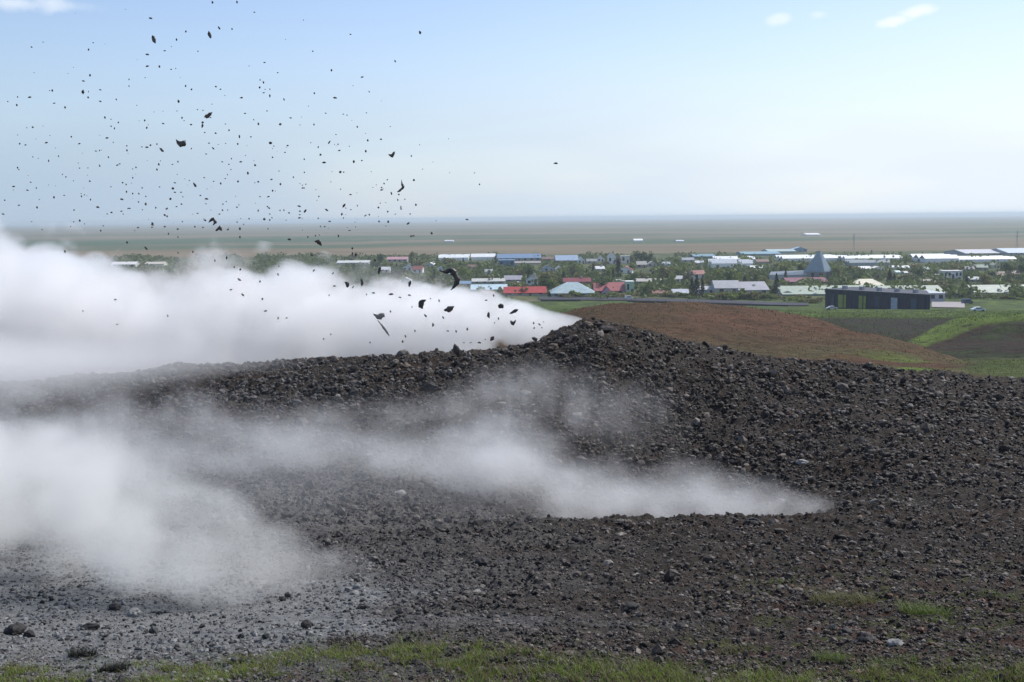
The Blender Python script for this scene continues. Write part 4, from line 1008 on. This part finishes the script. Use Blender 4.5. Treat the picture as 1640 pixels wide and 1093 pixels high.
def trunk_mesh(H, r0, seed):
    r = np.random.default_rng(seed); bm = bmesh.new()
    def limb(p0, p1, a, b, n=5):
        p0, p1 = Vector(p0), Vector(p1); ax = (p1 - p0).normalized(); e1 = ax.orthogonal().normalized(); e2 = ax.cross(e1); rings = []
        for k in range(n):
            t = k / (n - 1); c = p0.lerp(p1, t) + e1 * math.sin(t * 3) * .04 * H * .3; rr = a * (1 - t) + b * t
            rings.append([bm.verts.new(c + (e1 * math.cos(q) + e2 * math.sin(q)) * rr) for q in (i * math.pi / 3 for i in range(6))])
        for k in range(n - 1):
            for i in range(6): bm.faces.new((rings[k][i], rings[k][(i + 1) % 6], rings[k + 1][(i + 1) % 6], rings[k + 1][i]))
        bm.faces.new(rings[-1]); bm.faces.new(rings[0][::-1])
    limb((0, 0, -.4), (0, 0, H * .85), r0, r0 * .2)
    for k in range(5):
        a = r.random() * 6.28; z = H * (.3 + .1 * k); limb((0, 0, z), (math.cos(a) * H * .25, math.sin(a) * H * .25, z + H * .18), r0 * .45, r0 * .1)
    me = bpy.data.meshes.new('trunk'); bm.to_mesh(me); bm.free(); me.materials.append(M_BARK); return me
protos = {}
for kind, colname, R, H, z0, n_, cnt in (('birch', 'spring', 2.4, 5.0, 1.0, 420, 3), ('birch', 'olive', 2.3, 4.4, 1.0, 380, 3), ('birch', 'deep', 2.6, 5.0, 1.0, 460, 3), ('conifer', 'needle', 2.0, 7.2, .6, 620, 2), ('willow', 'spring', 2.6, 2.3, .2, 320, 2), ('willow', 'olive', 2.6, 2.2, .2, 300, 2), ('birch', 'bare', 2.0, 5.0, 1.2, 200, 2)):
    protos[(kind, colname)] = []
    for q in range(cnt):
        V, Fc, sh = leaf_cloud(n_, R, H, z0, kind, 300 + len(protos) * 10 + q)
        me = mesh_np('crown', V, Fc, False, attrs={'shade': sh}); me.materials.append(LM[colname])
        protos[(kind, colname)].append((me, trunk_mesh(z0 + H, .14 if kind != 'willow' else .08, q + len(protos)), z0 + H))
NAMES = {('birch', 'spring'): ('birch_tree', 'fresh green birch tree'), ('birch', 'olive'): ('birch_tree', 'olive green birch tree'), ('birch', 'deep'): ('broadleaf_tree', 'deep green round tree'), ('conifer', 'needle'): ('spruce_tree', 'dark spruce'),
         ('willow', 'spring'): ('willow_shrub', 'light green shrub'), ('willow', 'olive'): ('willow_shrub', 'olive shrub'), ('birch', 'bare'): ('bare_tree', 'greyish bare tree')}
town = [o for o in col.objects if o.parent is None and o.get('category') in ('house', 'hall', 'greenhouse', 'shed', 'church', 'building', 'warehouse', 'garage', 'farm')]
town_px = []
for o in town:
    p = project(*[float(v) for v in o.location]); xs_ = []; zs_ = []
    for ch in o.children:
        for v in ch.data.vertices:
            q = project(*(Matrix.Translation(o.location) @ o.rotation_euler.to_matrix().to_4x4() @ v.co)); xs_.append(q[0]); zs_.append(q[1])
    town_px.append((min(xs_), max(xs_), min(zs_), float(p[1]), o))
def near_label(px, py):
    best = min(town_px, key=lambda t: (max(t[0] - px, 0, px - t[1])) ** 2 + (1.6 * (py - t[3])) ** 2 + 0.02 * (px - (t[0] + t[1]) / 2) ** 2)
    side = 'left of' if px < best[0] + (best[1] - best[0]) * .15 else 'right of' if px > best[1] - (best[1] - best[0]) * .15 else ('in front of' if py > best[3] else 'behind')
    return side, best[4]['label']
def short(l):
    w = l.split()
    for stop in ('beside', 'behind', 'in', 'with', 'above', 'below', 'next', 'among', 'by', 'near', 'at', 'on', 'partly', 'right', 'left', 'nearest', 'furthest', 'half', 'under', 'between', 'touching'):
        if stop in w[3:]: w = w[:3 + w[3:].index(stop)]
    return ' '.join(w[:7]).rstrip(',')
COLS = [('white', (.74, .74, .72), 'grey', (.36, .37, .39)), ('cream', (.62, .58, .46), 'brown', (.20, .13, .10)), ('pale grey', (.48, .48, .48), 'white', (.72, .72, .70)), ('white', (.74, .74, .72), 'dull red', (.26, .07, .06)), ('stone', (.42, .39, .34), 'green', (.14, .22, .17)), ('pale blue', (.42, .50, .56), 'dark', (.10, .10, .11)), ('white', (.74, .74, .72), 'blue', (.16, .22, .32))]
extra = 0
for q in range(900):
    px = 600 + 1030 * random.random(); py = 425 + 42 * random.random(); w = (0.12 * (py - 345) + 2.0) * (1.0 + .7 * random.random()); h = w * (.50 + .25 * random.random())
    if px < 760 and py > 445: continue
    if any(l - w * .5 < px < r_ + w * .5 and t_ - 5 < py < b_ + h + 4 for (l, r_, t_, b_, o) in town_px): continue
    wn_, wc, rn_, rc = COLS[extra % 7]; sd, bl_ = near_label(px, py); sh_ = 'gable' if random.random() < .65 else 'front'
    lab = f'small {wn_} house with {rn_} roof {sd} the {short(bl_)}'
    hs = house(px - w / 2, px + w / 2, py, h, lab, wc, rc, sh_, chimney=random.random() < .3, rz=(random.random() - .5) * .5)
    town_px.append((px - w / 2, px + w / 2, py - h, py, hs)); extra += 1
    if extra >= 34: break
ntree = 0
def tree(px, py, hpx, key, label=None, wide=1.0, group=None):
    global ntree
    x, y, z = hit(px, py, 100); H = hpx * y / FPX
    cm, tm, h0 = protos[key][ntree % len(protos[key])]; ntree += 1; s = H / h0
    nm, lb = NAMES[key]
    r = empty(nm, (x, y, z), random.random() * 6.28); r.scale = (s * wide, s * wide, s)
    if label is None:
        sd, bl_ = near_label(px, py); label = f'{lb} {sd} the {bl_}'
        if len(label.split()) > 13: label = f'{lb} {sd} the {short(bl_)}'
    tag(r, label, 'shrub' if 'willow' in nm else 'tree', group or {'willow_shrub': 'shrubs among the houses', 'spruce_tree': 'spruces among the houses'}.get(nm, 'trees among the houses'))
    for nm2, me in (('crown', cm), ('trunk', tm)):
        c = bpy.data.objects.new(nm2, me); col.objects.link(c); c.parent = r
    return r
S = ('conifer', 'needle')
for px, py, h, lab in ((990, 447, 32, 'tall dark spruce in front of the tall white house'), (982, 452, 22, 'lower dark spruce just left of the tallest spruce'), (1424, 456, 25, 'dark spruce right of the cream roofed hall'), (1432, 457, 19, 'shorter spruce touching the one by the cream roofed hall'),
                       (1116, 476, 36, 'tallest dark pine beside the lavender roofed shed'), (1108, 476, 30, 'dark pine left of the tallest pine by the road'), (1125, 476, 28, 'dark pine right of the tallest pine by the road'), (846, 456, 16, 'black spruce against the white house with black gables'),
                       (1243, 474, 36, 'dark poplar like tree in front of the grey lilac roofed house'), (1258, 450, 18, 'small dark spruce between poplar and church'), (1548, 455, 14, 'dark spruce beside the white two storey house'), (668, 425, 12, 'dark spruce near the pink roofed far house'), (657, 424, 12, 'second dark spruce by the pink roofed far house'),
                       (742, 425, 12, 'dark spruce below the left greenhouses'), (793, 426, 15, 'dark spruce left of the blue walled hall'), (1061, 425, 9, 'small dark spruce by the light blue house'), (1477, 410, 7, 'distant dark spruce left of the tallest greenhouse'), (1396, 408, 8, 'distant dark spruce above the long greenhouse')):
    tree(px, py, h, S, lab, wide=0.9 if h > 20 else 1.1)
tree(1500, 468, 18, ('willow', 'olive'), 'big round olive willow bush on the sage green shed line', 1.2)
tree(1517, 468, 14, ('willow', 'olive'), 'smaller willow bush right of the big round one', 1.2)
for k, px in enumerate(range(1152, 1236, 10)):
    tree(px, 480 + (k % 3) * 0.6, 13 + (k * 7) % 4, ('willow', 'olive' if k % 2 else 'spring'), 'shrub of the olive hedge before the grey long house', 1.0, 'hedge shrubs before the grey long house')
for k in range(46):
    a = [(1010, 475), (1300, 480)] if k < 24 else [(892, 478), (1004, 476)] if k < 32 else [(1256, 483), (1320, 488)] if k < 39 else [(1525, 474), (1640, 482)]
    t_ = ((k * 0.6180339) % 1); px = a[0][0] + (a[1][0] - a[0][0]) * t_; py = a[0][1] + (a[1][1] - a[0][1]) * t_ - 1.5 * random.random()
    tree(px, py, 4.5 + 4.5 * random.random(), ('willow', 'olive' if k % 3 else 'spring'), None, 1.5)
keys = [('birch', 'spring'), ('birch', 'olive'), ('birch', 'deep'), ('willow', 'spring'), ('willow', 'olive'), ('birch', 'bare'), S]
wts = [.24, .20, .22, .08, .09, .07, .10]
placed = 0; tries = 0
while placed < 262 and tries < 14000:
    tries += 1
    px = 560 + random.random() * 1110; py = 421 + 57 * random.random() ** 1.15
    if px > 1255 and py > 462 and px < 1530: continue
    if px > 1530 and py > 472: continue
    if px < 880 and py > 470 - (880 - px) * .12 + 8: continue
    hp = (0.066 * (py - 345) + 3.0) * (1.45 + 1.3 * random.random() ** 1.5)
    key = random.choices(keys, wts)[0]
    if key[0] == 'willow': hp *= .55
    bad = False
    for (l, r_, t_, b_, o) in town_px:
        if l - 2 < px < r_ + 2 and (b_ - 1.0 < py < b_ + hp * 0.85): bad = True; break
    if bad and not (key[0] == 'willow' and random.random() < .6): continue
    tree(px, py, hp, key, wide=0.6 + .9 * random.random()); placed += 1

# undergrowth and far tree belts nobody could count
n = 85000
px = 150 + rng.random(n) * 1560; py = 411 + 68 * rng.random(n) ** 1.1
Y = 30.25 * FPX / (py - (356.5 - px * 16 / 1640)) ; X = (px - CX) / FPX * Y
dn = fbm(px * .03, py * .10, 4, 401, .6)
keep = (dn > .42) & (Y < 1050)
for (l, r_, t_, b_, o) in town_px: keep &= ~((px > l - 1) & (px < r_ + 1) & (py > b_ - 1) & (py < b_ + 5))
X, Y, px, dn = X[keep], Y[keep], px[keep], dn[keep]; n = len(X); Z = ground_z(X, Y)
c_ = np.stack([X, Y, Z + rng.random(n) ** 1.2 * 4.0 * np.clip((dn - .40) * 5, .15, 1)], -1)
u = rng.normal(size=(n, 3)); u /= np.linalg.norm(u, axis=1)[:, None]; w = np.cross(u, rng.normal(size=(n, 3))); w /= np.linalg.norm(w, axis=1)[:, None]
s_ = (0.5 + .6 * rng.random(n))[:, None]
V = np.stack([c_ - u * s_, c_ - w * s_, c_ + u * s_, c_ + w * s_], 1).reshape(-1, 3)
sh = np.repeat(rng.random(n), 4)
me = mesh_np('undergrowth', V, np.arange(n * 4).reshape(n, 4), False, attrs={'shade': sh}); me.materials.append(leaf_mat((.095, .120, .040), 'bush_leaves'))
tag(link('undergrowth', me), kind='stuff', label='dense bushes and far tree belts between the houses')

# tell trees of one description apart by height or order
from collections import defaultdict
dd = defaultdict(list)
for o in col.objects:
    if o.parent is None and o.get('category') in ('tree', 'shrub', 'house'): dd[o['label']].append(o)
ORD = ['leftmost', 'second', 'third', 'fourth', 'fifth', 'sixth', 'seventh', 'eighth', 'ninth']
for lb, os_ in dd.items():
    if len(os_) == 1: continue
    if len(os_) == 2:
        if os_[0]['category'] == 'house': os_[0]['label'] = 'nearer ' + lb if os_[0].location.y < os_[1].location.y else 'farther ' + lb; os_[1]['label'] = ('farther ' if os_[0]['label'].startswith('nearer') else 'nearer ') + lb; continue
        os_.sort(key=lambda o: o.scale.z); os_[0]['label'] = 'shorter ' + lb; os_[1]['label'] = 'taller ' + lb
    else:
        os_.sort(key=lambda o: project(*o.location)[0])
        for k, o in enumerate(os_): o['label'] = (ORD[k] + ' from left, ' if k else 'leftmost ') + lb
for o in col.objects:
    if o.parent is None and len(o.get('label', '').split()) > 16: o['label'] = ' '.join(o['label'].split()[:16])

# ------------------------------------------------------------------ mud thrown into the air
M_MUD = None
m = N('wet_mud'); co = m.coord()
M_MUD = m.bsdf(m.ramp(m.noise(co, 9, 4, .6), [(0.35, (.014, .012, .012)), (0.65, (.07, .055, .05))]), .5, bump=m.noise(co, 30, 3, .6), bstr=.4, bdist=.02)
M_STREAK = N('thin_mud').bsdf((.24, .215, .20), .7)
def clod_mesh(pts, rad, seed, seg=9):
    """lumpy closed tube along a bent spine: one connected blob of mud"""
    r = np.random.default_rng(seed); pts = np.array(pts, float); n = max(6, 3 * len(pts))
    t = np.linspace(0, len(pts) - 1, n); sp = np.stack([np.interp(t, np.arange(len(pts)), pts[:, k]) for k in range(3)], -1)
    tn = np.gradient(sp, axis=0); tn /= np.linalg.norm(tn, axis=1)[:, None] + 1e-9
    up = np.array([0.05, 1, 0.02]); V = []
    for i in range(n):
        e1 = np.cross(tn[i], up); e1 /= np.linalg.norm(e1) + 1e-9; e2 = np.cross(tn[i], e1)
        u = i / (n - 1); prof = max(0.12, (1 - abs(2 * u - 1) ** 2.6)) * (0.78 + .45 * r.random())
        for k in range(seg):
            a = 2 * math.pi * k / seg; rr = rad * prof * (0.72 + .5 * r.random())
            V.append(sp[i] + e1 * math.cos(a) * rr + e2 * math.sin(a) * rr * .8)
    V += [sp[0] - tn[0] * rad * .15, sp[-1] + tn[-1] * rad * .15]
    idx = np.arange(n * seg).reshape(n, seg); F = []
    for i in range(n - 1):
        for k in range(seg):
            a, b, c, d = idx[i, k], idx[i, (k + 1) % seg], idx[i + 1, (k + 1) % seg], idx[i + 1, k]; F += [(a, b, c), (a, c, d)]
    for k in range(seg): F += [(n * seg, idx[0, (k + 1) % seg], idx[0, k]), (n * seg + 1, idx[-1, k], idx[-1, (k + 1) % seg])]
    me = mesh_np('mud_clod', np.array(V), np.array(F), True); me.materials.append(M_MUD); return me
# shapes in a unit frame (x right, z up, about 1 wide)
SH = {'round': [clod_mesh([(-.25, 0, 0), (0, .05, .05), (.25, 0, -.03)], .36, q) for q in (1, 2, 3, 4)],
      'flat': [clod_mesh([(-.45, 0, 0), (0, .05, .04), (.45, 0, -.02)], .20, q) for q in (5, 6, 7)],
      'tall': [clod_mesh([(0, 0, -.42), (.06, 0, 0), (-.04, 0, .42)], .2, q) for q in (8, 9, 10)],
      'slant': [clod_mesh([(-.36, 0, -.32), (0, 0, .06), (.34, 0, .32)], .19, q) for q in (11, 12)],
      'back': [clod_mesh([(-.34, 0, .34), (.02, 0, -.02), (.34, 0, -.32)], .19, q) for q in (13, 14)],
      'cup': [clod_mesh([(-.48, 0, -.05), (-.1, 0, -.26), (.22, 0, -.05), (.45, 0, .32)], .2, q) for q in (15, 16)]}
WORD = {'round': 'round', 'flat': 'flat', 'tall': 'upright', 'slant': 'right-leaning', 'back': 'left-leaning', 'cup': 'cup-shaped'}
mud_n = 0
def depth_for(px, py, faint):
    if py < 372: return 22.0 + 5.0 * random.random()
    return (24.9 if px < 560 else 24.6) - 1.2 * random.random() if faint else 21.5 + 1.6 * random.random()
fl = []
def fleck(px, py, w, shape, big=None, faint=False):
    global mud_n
    Y = depth_for(px, py, faint); x, y, z = (float(v) for v in unproject(px, py, Y))
    s = w * Y / FPX * (0.86 if w > 6 else 1.0); me = random.choice(SH[shape]); mud_n += 1
    o = bpy.data.objects.new('mud_clod', me); col.objects.link(o); o.location = (x, y, z); o.scale = (s, s * (.6 + .6 * random.random()), s)
    o.rotation_euler = (0, (random.random() - .5) * .5, 0)
    fl.append((px, py, w, shape, o)); tag(o, big, 'mud clod', 'clods of mud thrown into the air')
    return o
def spine(name, pts, radpx, label, Y=21.8, faint=False):
    P = [unproject(a, b, Y) for a, b in pts]; c = np.array([float(np.mean([p[k] for p in P])) for k in range(3)])
    q = [tuple(float(p[k]) - c[k] for k in range(3)) for p in P]
    o = bpy.data.objects.new(name, clod_mesh(q, radpx * Y / FPX, len(label), 10)); col.objects.link(o); o.location = c
    if name == 'mud_streak': o.data.materials[0] = M_STREAK
    tag(o, label, 'mud clod', 'clods of mud thrown into the air')
    mp = np.mean(np.array(pts), 0); fl.append((mp[0], mp[1], 20, 'big', o))
BIGS = [('mud_clod', [(703, 434), (714, 436), (724, 432), (728, 440), (733, 449), (729, 458), (722, 465)], 5.5, 'largest clod, a long black hook of mud against the town'),
 ('mud_clod', [(682, 481), (675, 484), (674, 490), (677, 495)], 5.5, 'fat black crescent clod in front of the white steam'),
 ('mud_clod', [(711, 497), (719, 496), (727, 491)], 5.5, 'thick black clod right of the crescent one on the steam'),
 ('mud_clod', [(282, 224), (288, 231), (297, 229), (290, 235)], 4.6, 'biggest ragged clod high in the sky, reddish black'),
 ('mud_clod', [(327, 188), (333, 186), (340, 180)], 3.6, 'smile shaped clod in the sky above the ragged reddish one'),
 ('mud_clod', [(244, 57), (246, 63), (249, 70)], 3.4, 'long slanting clod near the top of the sky'),
 ('mud_clod', [(334, 50), (336, 57), (338, 62)], 3.0, 'slanting clod at the top right of the long one in the sky'),
 ('mud_clod', [(334, 357), (341, 350), (345, 356), (341, 361)], 3.2, 'hooked clod just above the horizon'),
 ('mud_clod', [(345, 370), (352, 365), (355, 370)], 3.6, 'dark clod just under the horizon beside the hooked one'),
 ('mud_clod', [(643, 288), (644, 296), (646, 300), (640, 306), (636, 308)], 2.4, 'thin angular sickle clod in the right part of the sky shower'),
 ('mud_clod', [(622, 248), (628, 250), (632, 243)], 3.2, 'cup shaped clod above the sickle one'),
 ('mud_clod', [(504, 387), (510, 387), (515, 394)], 3.6, 'black clod in front of the green fields'),
 ('mud_clod', [(799, 494), (802, 489), (806, 494)], 4.2, 'chunky clod near the right end of the steam'),
 ('mud_clod', [(816, 503), (824, 499), (830, 496)], 3.0, 'slanting bar of mud right of the chunky clod'),
 ('mud_clod', [(817, 514), (822, 519), (826, 513)], 3.2, 'forked clod under the slanting bar'),
 ('mud_clod', [(852, 541), (857, 544), (861, 543)], 3.6, 'dark clod just above the crest at the right'),
 ('mud_clod', [(783, 500), (782, 505), (784, 510)], 3.0, 'upright clod left of the chunky one'),
 ('mud_clod', [(785, 546), (788, 543), (791, 539)], 3.2, 'bent clod above the middle of the crest'),
 ('mud_clod', [(552, 452), (557, 455), (556, 461)], 3.6, 'heart shaped clod at the upper edge of the steam'),
 ('mud_clod', [(655, 460), (656, 455), (658, 450)], 2.6, 'upright clod in front of the grey steam edge'),
 ('mud_clod', [(578, 446), (580, 453), (579, 459)], 2.4, 'upright clod right of the heart shaped one'),
 ('mud_clod', [(606, 440), (608, 432), (609, 427)], 2.6, 'upright clod against trees left of the town')]
for a in BIGS: spine(a[0], a[1], a[2] * .85, a[3])
spine('mud_streak', [(598, 503), (606, 508), (613, 505), (616, 508)], 4.2, 'faint brown arc of mud inside the steam', 24.3)
spine('mud_streak', [(604, 512), (612, 522), (620, 533), (624, 539)], 1.7, 'thin slanting streak of mud inside the steam', 24.9)
spine('mud_spout', [(728, 551), (731, 560), (734, 571)], 4.5, 'short grey spout of mud at the crater rim', 24.0)
0 and spine('mud_streak', [(456, 688), (459, 715), (461, 758)], 6.0, 'tall dim column of mud rising in the steam', 17.2)
Z5 = '1033,14,22,r 1152,12,18,r 732,90,26,f 858,195,20,r 1065,137,26,b 1128,143,14,r 716,266,26,f 716,323,24,f 775,326,18,r 800,248,16,f 430,243,16,r 437,368,18,r 405,395,22,f 403,450,34,r 430,447,10,r 487,438,16,f 487,494,18,f 627,388,12,r 627,420,12,r 565,485,14,r 144,474,26,f 254,442,18,r 263,503,16,f 316,524,18,r 82,513,20,r 903,155,16,r 902,420,16,r 1172,477,18,f 868,495,26,r 983,612,32,t 885,575,16,r 793,602,20,f 703,587,16,r 713,623,20,r 510,573,20,r 575,597,14,r 556,625,16,t 520,672,24,f 786,730,38,b 714,717,24,f 225,695,24,f 385,700,20,f 284,760,14,t 236,783,20,t 1113,635,16,r 1163,665,26,t 1156,702,16,r 1016,697,14,f 1036,722,22,b 1002,750,14,f 930,724,12,r 772,801,18,r 763,826,20,r 865,788,14,r 1125,773,12,r 1170,788,22,f 1080,788,14,f 1205,845,18,r 570,804,20,f 527,766,14,r 617,733,16,r 660,815,12,r 483,733,12,r 645,866,14,r 66,908,22,f 133,926,20,f 176,915,14,t 92,999,16,f 180,1010,18,r 262,961,20,r 320,862,12,r 592,970,26,f 615,934,16,r 645,943,14,r 675,943,14,r 708,994,24,r 629,1014,20,f 613,898,14,r 947,900,36,b 1004,968,26,f 1001,992,12,f 1073,894,20,r 850,936,16,f 850,890,16,f 396,956,14,r 440,972,14,r 757,1012,14,r 812,1015,16,r 812,1054,16,r 858,1006,14,f 740,1087,16,r 590,1028,16,f 15,1042,18,f 388,1075,18,r'
Z6 = '485,107,22,r 815,60,14,t 643,141,20,f 140,66,16,f 117,155,14,t 134,168,20,t 115,195,18,r 168,204,12,r 167,237,26,t 136,222,16,f 22,247,22,f 240,256,22,t 503,248,30,f 397,225,16,r 109,383,20,r 395,386,16,r 455,327,14,f 40,328,16,f 474,477,28,s 672,468,22,r 618,398,16,r 662,524,20,r 525,519,22,f 447,581,30,f 600,578,26,r 55,636,20,r 222,693,20,r 176,668,18,f 289,657,14,r 345,565,14,r 345,632,14,r 343,712,16,f 182,727,18,r 743,722,20,f 793,740,26,t 826,773,18,t 842,811,22,t 920,800,22,r 583,746,18,f 756,690,16,r 775,835,16,r 420,757,14,r 160,757,22,f 117,757,14,f 163,815,18,b 107,828,18,t 318,806,28,f 350,831,30,s 460,825,28,b 550,803,34,s 538,848,24,r 660,854,18,s 680,850,16,r 618,803,14,t 890,846,14,r 240,826,16,t 220,828,14,r 320,866,24,f 777,887,24,r 476,884,18,f 730,885,18,r 880,895,26,s 14,922,24,r 14,965,18,r 268,976,26,f 363,964,16,t 403,958,14,r 520,958,24,t 1001,946,26,r 592,1024,24,r 383,1055,30,b 610,1055,34,t 592,1050,28,t 710,1085,20,r 167,877,16,r'
Z7 = '65,30,24,b 78,115,20,s 182,130,18,s 292,206,24,s 190,200,26,f 403,238,28,f 365,246,16,t 500,245,38,f 548,262,20,f 600,250,26,f 715,270,14,r 614,315,13,r 688,362,32,b 497,340,18,r 785,372,22,b 728,412,34,t 855,448,26,t 917,437,22,r 810,446,20,f 630,445,20,t 578,475,26,t 563,505,22,r 762,280,26,t 1087,378,24,t 1066,402,12,r 1061,252,26,t 1020,278,20,f 1280,404,20,r 1283,431,18,r 1312,410,24,b 1335,397,10,r 1325,428,14,r 1015,493,13,r 983,510,30,f 935,510,14,f 898,510,14,f 748,548,22,r 160,250,16,t 130,490,16,r 385,510,16,r 170,465,14,r'
Z2 = '341,208,20,r 667,160,24,r 767,190,32,b 725,82,18,f 800,64,20,s 885,115,16,r 935,132,14,r 1013,210,16,r 935,215,14,r 1128,255,22,t 1190,240,30,t 1230,290,16,r 1262,303,24,r 1257,355,32,b 1260,90,20,r 1260,132,18,r 1520,145,26,f 1407,88,14,t 1365,366,18,r 1213,408,20,f 1275,435,28,b 1378,458,22,r 1460,328,24,t 1465,285,16,t 1395,520,26,f 1460,557,20,t 1505,557,18,f 880,545,18,t 615,590,16,f 605,460,22,f 435,520,14,f'
SHK = {'r': 'round', 'f': 'flat', 't': 'tall', 's': 'slant', 'b': 'back'}
for txt, k, ox, oy, hide in ((Z5, 400 / 1214, 0, 0, 0), (Z6, 340 / 1093, 380, 80, 0), (Z7, 480 / 1640, 480, 400, 1), (Z2, 500 / 1640, 0, 340, 1)):
    for it in txt.split():
        a, b, w, sh = it.split(','); px_, py_ = float(a) * k + ox, float(b) * k + oy
        fleck(px_, py_, float(w) * k * .92, SHK[sh], faint=(hide and float(w) < 21 and px_ < 640 and py_ > 440))
for px_, py_, w_, sh_, lb_ in ((673, 53, 8.5, 'round', 'lone dark clod high in the sky, apart from the shower'), (890, 262, 9, 'flat', 'lone pale speck of mud in the open sky furthest right'), (768, 296, 4, 'round', 'tiny lone speck low in the sky between shower and open sky'), (748, 352, 7, 'flat', 'small flat clod touching the horizon line alone'), (632, 98, 4, 'tall', 'tiny upright speck below the lone high clod'), (1002, 425, 3, 'round', None)):
    if lb_: fleck(px_, py_, w_, sh_, lb_)
# describe each fleck by its size, shape and the nearest clod that stands out
anch = [f for f in fl if f[3] == 'big' or (f[4].get('label') and f[4]['label'].startswith('lone'))]
cnt = defaultdict(list)
for f in fl:
    if f[4].get('label'): continue
    b = min(anch, key=lambda a: (a[0] - f[0]) ** 2 + (a[1] - f[1]) ** 2); dx, dy = f[0] - b[0], f[1] - b[1]
    side = ('above' if dy < 0 else 'below') if abs(dy) > 1.6 * abs(dx) else ('right of' if dx > 0 else 'left of') if abs(dx) > 1.6 * abs(dy) else ('upper right of' if dx > 0 and dy < 0 else 'lower right of' if dx > 0 else 'upper left of' if dy < 0 else 'lower left of')
    dist = math.hypot(dx, dy); near = 'close ' if dist < 22 else 'far ' if dist > 60 else ''
    size = 'tiny' if f[2] < 5 else 'small' if f[2] < 7 else 'middling'
    bl_ = b[4]['label'].split(); cut = next((i for i, w in enumerate(bl_) if i > 2 and w in ('in', 'of', 'at', 'near', 'high', 'just', 'right', 'above', 'under', 'against', 'beside', 'left', 'inside', 'furthest', 'low', 'touching', 'rising')), 6)
    lab = f'{size} {WORD[f[3]]} mud fleck {near}{side} the {" ".join(bl_[:min(cut, 5)]).rstrip(",")}'
    cnt[lab].append((dist, f[4]))
for lab, L_ in cnt.items():
    L_.sort(key=lambda t: t[0])
    for k, (d_, o) in enumerate(L_):
        o['label'] = lab if len(L_) == 1 else (('nearer ', 'farther ')[k] if len(L_) == 2 else ('nearest ', 'second nearest ', 'third nearest ', 'fourth nearest ', 'fifth nearest ', 'sixth nearest ', 'seventh nearest ', 'eighth nearest ')[min(k, 7)]) + lab
print('mud clods', mud_n)

# the finest specks of the shower, past counting
n = 240
gx_ = np.concatenate([rng.normal(260, 170, n), rng.normal(560, 90, 70)]); gy_ = np.concatenate([370 - np.abs(rng.normal(0, 150, n)), 380 - np.abs(rng.normal(0, 110, 70))])
ok_ = (gx_ > 5) & (gx_ < 760) & (gy_ > 4); gx_, gy_ = gx_[ok_], gy_[ok_]; n = len(gx_)
Yd = 22 + 5 * rng.random(n); X_, _, Z_ = unproject(gx_, gy_, Yd)
sz = np.clip(np.exp(rng.normal(np.log(2.0), .35, n)), 1.2, 3.6) * Yd / FPX * .5
v = ICV[None] * (1 + .5 * (rng.random((n, 12, 1)) - .5)) * sz[:, None, None] * np.stack([.7 + .9 * rng.random(n), np.ones(n), .6 + .7 * rng.random(n)], -1)[:, None, :]
v = v + np.stack([X_, Yd, Z_], -1)[:, None, :]
me = mesh_np('mud_spray', v.reshape(-1, 3), (ICF[None] + (np.arange(n) * 12)[:, None, None]).reshape(-1, 3)); me.materials.append(M_MUD)
tag(link('mud_spray', me), kind='stuff', label='finest spray of mud droplets in the air')
